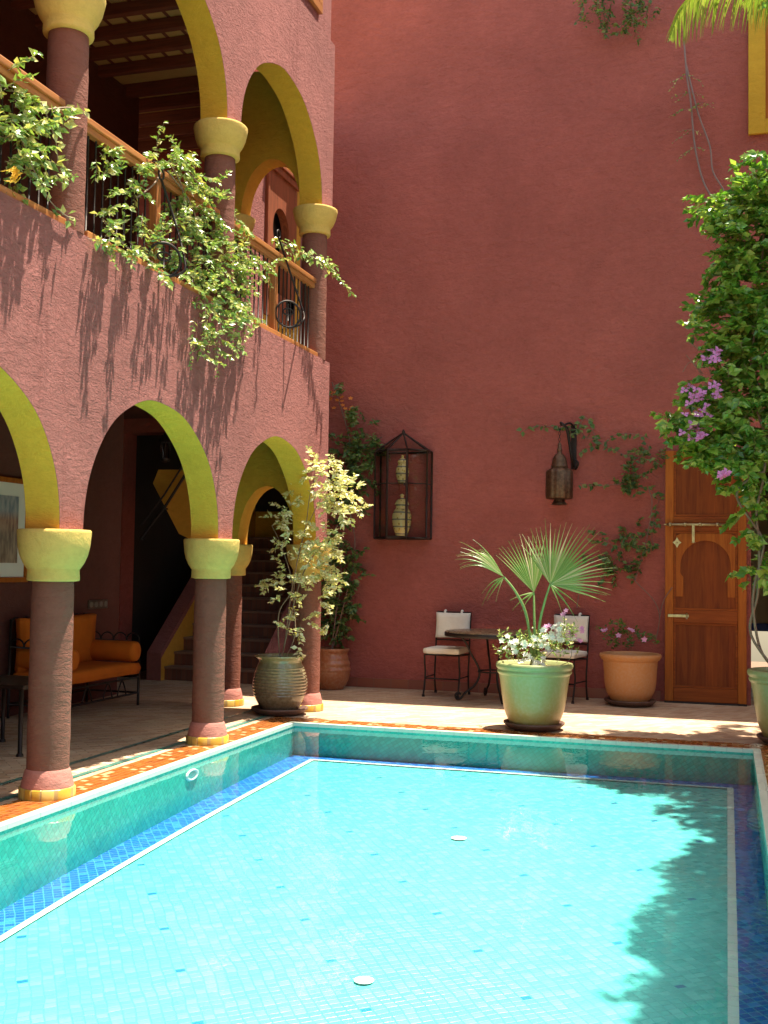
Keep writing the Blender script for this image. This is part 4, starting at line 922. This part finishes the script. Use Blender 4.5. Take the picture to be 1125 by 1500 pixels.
balcony([(10,95,14,14,3),(12,150,20,30,9),(40,175,24,26,11),(15,200,20,26,10),(50,215,22,22,9),(70,160,14,22,4),(18,250,20,24,7),(55,250,22,18,5),(80,235,10,16,2),(10,285,10,10,2),(85,190,8,16,2)],.072,lf,sm_,L=.17)
for pa in ([(30,200),(50,250),(70,290),(95,315),(108,320)],[(70,160),(105,158),(128,170)],[(60,150),(80,200),(85,240)]):
    q_=smooth([atX(x,y,-3.66) for x,y in pa],5); sm_.tube(q_,.0045,4)
    for i in range(0,len(q_)-1,1): lf.leaf(q_[i]+vj(.02),Vector((R_.uniform(0,1),R_.uniform(-1,1),R_.uniform(-1,1))),Vector((.8,-.5,.6)),.06,.04)
for _ in range(8): flower(fy,atX(R_.uniform(5,30),R_.uniform(240,268),-3.62),.03)
plant('railing_climber','leafy climber on the nearest gallery railing at the left edge','climber',atX(20,300,-3.7),lf,m_leafr,sm_,m_stem,{'yellow_flower':(fy,leafmat('yellow_petal',(.7,.42,.04),(.75,.5,.08)))})
lf,sm_=MB(),MB()
q_=smooth([atX(405,352,-3.76),atX(432,366,-3.66),atX(460,378,-3.6),atX(480,388,-3.55),atX(497,408,-3.5),atX(516,430,-3.46)],5); sm_.tube(q_,.004,5)
for i,p in enumerate(q_):
    for k in range(9 if i<18 else 4):
        sz=R_.uniform(.035,.06); lf.leaf(p+vj(.045 if i<18 else .015),Vector((R_.uniform(-.3,1),R_.uniform(-1,1),R_.uniform(-1,.3))),Vector((.4,-.4,1))+vj(.4),sz,sz*.7)
plant('climber_sprig','sunlit sprig reaching past the farthest gallery column','climber',q_[0],lf,m_leafr,sm_,m_stem)
# --- bougainvillea at the right
lf,sm_,fm=MB(),MB(),FL()
def BY(x,y,dy=0): return atY(x,y,9.75+dy)
tr=[[Vector((P5[0],P5[1],.5)),BY(1118,960),BY(1104,900),BY(1105,860),BY(1118,800),BY(1105,770),BY(1082,735),BY(1082,715),BY(1100,700),BY(1120,690)],
    [Vector((P5[0]-.05,P5[1],.5)),BY(1100,930),BY(1110,870),BY(1112,800),BY(1108,750),BY(1118,700),BY(1130,600)],[Vector((P5[0]+.05,P5[1],.5)),BY(1140,900,.1),BY(1150,700,.1),BY(1150,500,.1),BY(1145,350,.1)],[BY(1125,650),BY(1100,560),BY(1110,450),BY(1120,330)]]
for k,t_ in enumerate(tr): q_=smooth(t_,6); sm_.tube(q_,.011 if k!=2 else .025,6)
reg=[(1118,240,16,18,9),(1060,305,36,12,15),(1030,300,14,6,3),(1095,290,24,20,18),(1075,335,26,16,12),(1040,335,18,5,3),(1110,350,28,40,36),(1085,385,28,22,16),(1060,400,12,10,3),(1110,430,30,40,36),(1070,440,26,20,14),(1040,448,22,9,6),(1055,475,28,18,12),(1100,500,34,40,36),(1068,520,26,22,14),(1060,560,26,22,12),(1095,580,36,40,32),(1030,590,24,22,14),(1005,620,18,14,8),(985,617,9,6,2),(1035,635,34,22,20),(1020,655,26,12,10),(1085,640,38,30,26),(1070,680,30,20,14),(1105,700,24,20,12),(1045,672,18,14,6),(1065,700,10,12,3),
     (1150,300,30,50,24),(1160,420,34,60,30),(1160,560,34,60,30),(1150,680,30,30,14),(1195,450,40,160,46),(1112,740,12,10,2),(1100,750,12,6,2),(1118,830,12,12,4),(1106,840,12,10,3),(1120,745,12,12,4),(1118,775,10,12,2),(1125,800,10,20,3)]
for (x,y,rx,ry,n) in reg:
    for _ in range(int(n*(1.7 if x>1065 else 1.25))):
        while True:
            u,v_=R_.uniform(-1,1),R_.uniform(-1,1)
            if u*u+v_*v_<1: break
        p=atY(x+u*rx,y+v_*ry,9.75+R_.uniform(-.32,.42)); shoot(lf,sm_,p,Vector((-.25+u*.7,-.35,-v_*.4))+vj(.6),R_.uniform(.1,.24),.105,.036,.7,.0025,.3,clump=3,lw=.72)
for _ in range(60):
    c=R_.choice(((1025,580,20,12),(1020,598,16,8),(1045,590,10,12),(1015,632,12,8),(1045,520,10,6),(1060,695,5,3),(1030,575,14,8),(1020,632,8,8)))
    flower(fm,atY(c[0]+R_.uniform(-1.5,1.5)*c[2],c[1]+R_.uniform(-1.5,1.5)*c[3],9.36+R_.uniform(-.08,.06)),.042,3)
for pa in ([(1050,590),(1025,545),(1005,520)],[(1030,548),(1012,530),(1000,545)],[(1045,560),(1030,520),(1008,500)],[(1060,560),(1035,560),(1030,570)]):
    sm_.tube(smooth([BY(x,y,-.2) for x,y in pa],4),.003,4)
plant('bougainvillea','big glossy green bougainvillea with purple flowers at the right edge','bougainvillea',(P5[0],P5[1],.5),lf,m_leafb,sm_,m_stem,{'purple_flower':(fm,m_petal_m)})
# --- flowers in the palm pot
lf,sm_,fw,fp=MB(),MB(),FL(),FL()
b0=Vector((P3[0],P3[1],.52))
for (x,y,rx,ry,n) in ((752,945,20,14,18),(770,955,22,16,20),(815,940,22,16,18),(835,930,12,16,9),(800,955,20,16,18),(790,975,12,12,10),(745,960,14,10,8),(830,955,14,12,8),(780,940,16,12,10)):
    for _ in range(n):
        p=atY(x+R_.uniform(-rx,rx),y+R_.uniform(-ry,ry),P3[1]+R_.uniform(-.2,.15)); shoot(lf,sm_,p,Vector((R_.uniform(-.5,.5),-.2,.8)),.07,.05,.022,.1,.002,.3,clump=2,lw=.5)
for _ in range(75):
    x,y=R_.choice(((745,938),(760,940),(775,948),(790,940),(800,950),(815,935),(830,935),(820,920),(750,950),(770,965),(805,928),(790,968)))
    flower(fw,atY(x+R_.uniform(-10,10),y+R_.uniform(-7,7),P3[1]-.2+R_.uniform(-.04,.1)),.030)
for x,y in ((800,919),(827,897),(838,928),(850,922),(848,940),(797,923)):
    for k in range(3): flower(fp,atY(x+R_.uniform(-4,4),y+R_.uniform(-3,3),P3[1]-.12),.026)
for x,y in ((827,900),(838,930)): sm_.tube(smooth([b0,atY(x-6,y+40,P3[1]-.08),atY(x,y,P3[1]-.12)],4),.003,4)
for x in (750,765,812,822): sm_.tube([atY(x,975,P3[1]-.1),atY(x+2,1000,P3[1]-.06)],.0035,4)
plant('flowering_plant','white and pink periwinkle flowers around the fan palm in its pot','flowers',b0,lf,m_leafr,sm_,m_stem,{'white_flower':(fw,m_petal_w),'pink_flower':(fp,m_petal_p)})
lf,sm_,fp=MB(),MB(),FL()
for (x,y,rx,ry,n) in ((905,940,22,12,15),(925,935,16,12,9),(890,935,10,16,4),(955,942,14,6,6),(905,925,14,10,6)):
    for _ in range(n):
        p=atY(x+R_.uniform(-rx,rx),y+R_.uniform(-ry,ry),P4[1]+R_.uniform(-.15,.15)); shoot(lf,sm_,p,Vector((R_.uniform(-.6,.6),-.2,.6)),.08,.055,.025,.3,.002,.3,clump=2,lw=.55)
for x,y in ((887,923),(906,931),(923,922),(944,937),(883,924),(926,924)): flower(fp,atY(x,y,P4[1]-.15),.035)
plant('flowering_plant','low plant with a few pink flowers in the tan pot by the door','flowers',(P4[0],P4[1],.46),lf,leafmat('periwinkle_leaf',(0.04,0.12,0.02),(0.09,0.18,0.03)),sm_,m_stemd,{'pink_flower':(fp,m_petal_p)})
# --- fan palm
fpm=thing('fan_palm','young fan palm with three big fan leaves in the pale green pot','palm',(P3[0],P3[1],.52))
def fan(hub,a0,a1,n,L,axis_n,base_dir,split=.42,droop=.12,stalk=None,short=None):
    hub=Vector(hub); nr=Vector(axis_n).normalized(); u=Vector(base_dir); u=(u-nr*u.dot(nr)).normalized(); v_=nr.cross(u)
    mb=MB(); da=(a1-a0)/(n-1)
    for i in range(n):
        a=math.radians(a0+da*i); d_=u*math.cos(a)+v_*math.sin(a); edge=abs((i-(n-1)/2)/((n-1)/2)); LL=L*(1-.18*edge**2)*R_.uniform(.93,1.05)
        if short: LL*=short(i/(n-1))
        sd=nr.cross(d_).normalized(); hw=math.radians(abs(da))*.5*1.05; ns=12; sp=split*R_.uniform(.75,1.0); LL*=R_.uniform(.94,1.04); vs=[];fs=[]; tw=R_.uniform(-.5,.5); dr_=droop*R_.uniform(.4,2.4); a+=math.radians(R_.uniform(-.8,.8))
        for j in range(ns+1):
            t=j/ns; r=LL*t
            wd=r*math.tan(hw) if t<sp else LL*sp*math.tan(hw)*(1-((t-sp)/(1-sp))**.75)
            wd=max(wd,.0012); c=hub+d_*r+Vector((0,0,-1))*dr_*LL*max(0,t-.35)**2+nr*(-.05*LL*t*t)
            fold=wd*.55; s2=sd*math.cos(tw*t)+nr*math.sin(tw*t)
            vs+=[c-s2*wd,c+nr*fold,c+s2*wd]
        for j in range(ns): fs+=[(3*j,3*j+1,3*j+4,3*j+3),(3*j+1,3*j+2,3*j+5,3*j+4)]
        mb.add(vs,fs)
    o=mb.build('fan_leaf',m_fan,fpm,True)
    if stalk:
        s_=MB(); q_=smooth(stalk,6); s_.tube(q_,[.015-.007*i/len(q_) for i in range(len(q_))],7); s_.build('leaf_stalk',m_stalk,o,True)
    return o
m_stalk=simple('palm_stalk',(0.18,0.27,0.08),.5,var=.2)
Yp=9.62
hR=atY(806,856,Yp-.1); hC=atY(782,868,Yp+.05); hL=atY(738,845,Yp-.06); b0=Vector((P3[0]+.01,P3[1],.5))
fan(hR,-14,126,30,.60,(-.18,-1,.12),(1,0,0),split=.5,droop=.10,stalk=[b0+Vector((.02,0,0)),atY(790,920,Yp-.02),atY(797,885,Yp-.07),hR])
fan(hC,70,136,18,.54,(.25,-1,.2),(1,0,0),split=.55,droop=.08,stalk=[b0,atY(783,920,Yp),hC])
fan(hL,126,160,15,.52,(.5,-1,.35),(1,0,0),split=.62,droop=.42,stalk=[b0+Vector((-.02,0,0)),atY(772,905,Yp),atY(756,868,Yp-.04),hL])
fan(hL,205,250,4,.24,(.2,-1,.2),(1,0,0),split=.3,droop=.5)
fan(hR,-62,-30,3,.36,(.2,-1,.3),(1,0,0),split=.25,droop=.25)
fan(hC,196,236,3,.24,(.2,-1,.3),(1,0,0),split=.25,droop=.4)
s_=MB(); s_.lathe([(.05,.46),(.055,.53),(.035,.62),(.02,.68)],12,(b0.x,b0.y,0)); s_.build('leaf_base',m_stalk,fpm,True)
# --- feather palm at the top right: trunk stands outside the frame
pt=thing('feather_palm','feather palm whose sunlit fronds hang in at the top right corner','palm tree',(2.1,9.6,0))
a=MB(); a.lathe([(.16+.012*(i%2),7.1*i/40) for i in range(41)],16,(2.1,9.6,0)); a.build('trunk',m_stem,pt,True)
def frond(pts,name='frond',L=.42,n=46,dn=0.9):
    q_=smooth(pts,10); lf=MB(); tot=len(q_)
    for i in range(3,tot):
        p=q_[i]; t=(q_[min(i+1,tot-1)]-q_[i-1]).normalized(); fr=i/tot; ll=L*math.sin(PI*min(1,.12+fr*.92))**.6*(1.0 if fr<.9 else .7)
        sd=t.cross(Vector((0,0,1))).normalized()
        for s_ in (-1,1):
            for k in range(1):
                pp=p+(q_[min(i+1,tot-1)]-p)*(k*.5); d_=(t*.55+sd*s_*.65+Vector((0,0,-dn*.6))+vj(.12)).normalized()
                vs=[];w0=.013; nl=5
                c=pp.copy(); dd=d_.copy(); s2=dd.cross(Vector((0,0,1))+t*.5).normalized()
                for j in range(nl+1):
                    wj=w0*(1-(j/nl)**1.5)+.001; vs+=[c-s2*wj,c+s2*wj]; c=c+dd*ll/nl; dd=(dd+Vector((0,0,-.28))).normalized()
                lf.add(vs,[(2*j,2*j+1,2*j+3,2*j+2) for j in range(nl)])
    o=lf.build(name,m_leafp,pt,True); s_=MB(); s_.tube(q_,[.016*(1-.75*i/tot) for i in range(tot)],6); s_.build('rachis',m_stalk,o,True)
crown=Vector((2.1,9.6,7.1))
def FP(x,y,Y): return atY(x,y,Y)
frond([crown,crown+Vector((-.5,.1,.45)),FP(1210,-120,9.6),FP(1115,-60,9.9),FP(1040,-30,10.1),FP(1000,10,10.2),FP(978,62,10.3)],L=.58)
frond([crown,crown+Vector((-.4,-.2,.35)),FP(1220,-90,10.2),FP(1150,-50,10.3),FP(1090,-36,10.4),FP(1040,-20,10.4),FP(1010,0,10.4)],L=.58)
frond([crown,crown+Vector((-.3,.4,.35)),FP(1210,-70,10.4),FP(1160,-40,10.6),FP(1120,-15,10.7),FP(1085,5,10.8)],L=.52)
for an in (-60,-20,20):
    d_=Vector((math.cos(math.radians(an)),math.sin(math.radians(an)),0)); 
    if d_.x<0.1: continue
    frond([crown,crown+d_*.7+Vector((0,0,.5)),crown+d_*1.5+Vector((0,0,.45)),crown+d_*2.2+Vector((0,0,-.2))],L=.4)
# --- tree over the right side: its shade falls on the pool floor
tt=thing('shade_tree','leafy tree on the right whose shade falls on the pool','tree',(1.9,6.4,0))
a=MB(); a.tube(smooth([(1.9,6.4,0),(1.95,6.35,1.5),(1.8,6.5,3.2),(1.9,6.6,5.0),(1.8,6.8,6.5)],6),[.16-.004*i for i in range(25)],10)
for e in ((.9,5.2,6.4),(1.0,7.6,6.6),(1.2,9.2,6.5),(2.6,5.0,6.6),(2.8,8.2,6.8)): a.tube(smooth([(1.85,6.5,3.4),((1.85+e[0])/2,(6.5+e[1])/2,5.3),e],6),.05,6)
a.build('trunk',m_stem,tt,True)
lf=MB()
def proj_up(px,py,z):   # canopy point whose shadow falls on the pool floor point seen at (px,py)
    d_=ray(px,py); k=(-.38-CH)/d_.z; q_=CP+d_*k; return q_+S*((z-q_.z)/S.z)
edge=[(1000,1150),(935,1160),(990,1178),(960,1205),(1020,1225),(1050,1245),(1020,1275),(985,1300),(1000,1325),(950,1350),(935,1380),(965,1405),(960,1440),(980,1480),(975,1530)]
for (x,y) in edge:
    for _ in range(16):
        p=proj_up(x+26+R_.uniform(-20,26),y+R_.uniform(-14,14),6.6+R_.uniform(-.3,.4)); shoot(lf,None,p,vj(1),R_.uniform(.12,.3),.12,.045,.5,.002,.35,clump=3)
for (x,y) in [(1040+30*i,1150+40*j) for i in range(4) for j in range(10)]:
    if x<1060 and 1200<y<1260: continue
    for _ in range(17):
        p=proj_up(x+R_.uniform(-22,22),y+R_.uniform(-22,22),6.7+R_.uniform(-.5,.5)); shoot(lf,None,p,vj(1),R_.uniform(.15,.35),.15,.05,.5,.002,.35,clump=3)
for _ in range(420):
    p=Vector((R_.uniform(1.3,3.0),R_.uniform(3.6,10.6),6.9+R_.uniform(-.7,.8))); shoot(lf,None,p,vj(1),R_.uniform(.2,.4),.14,.06,.5,.002,.35,clump=2)
lf.build('crown',m_leafb,tt,True)
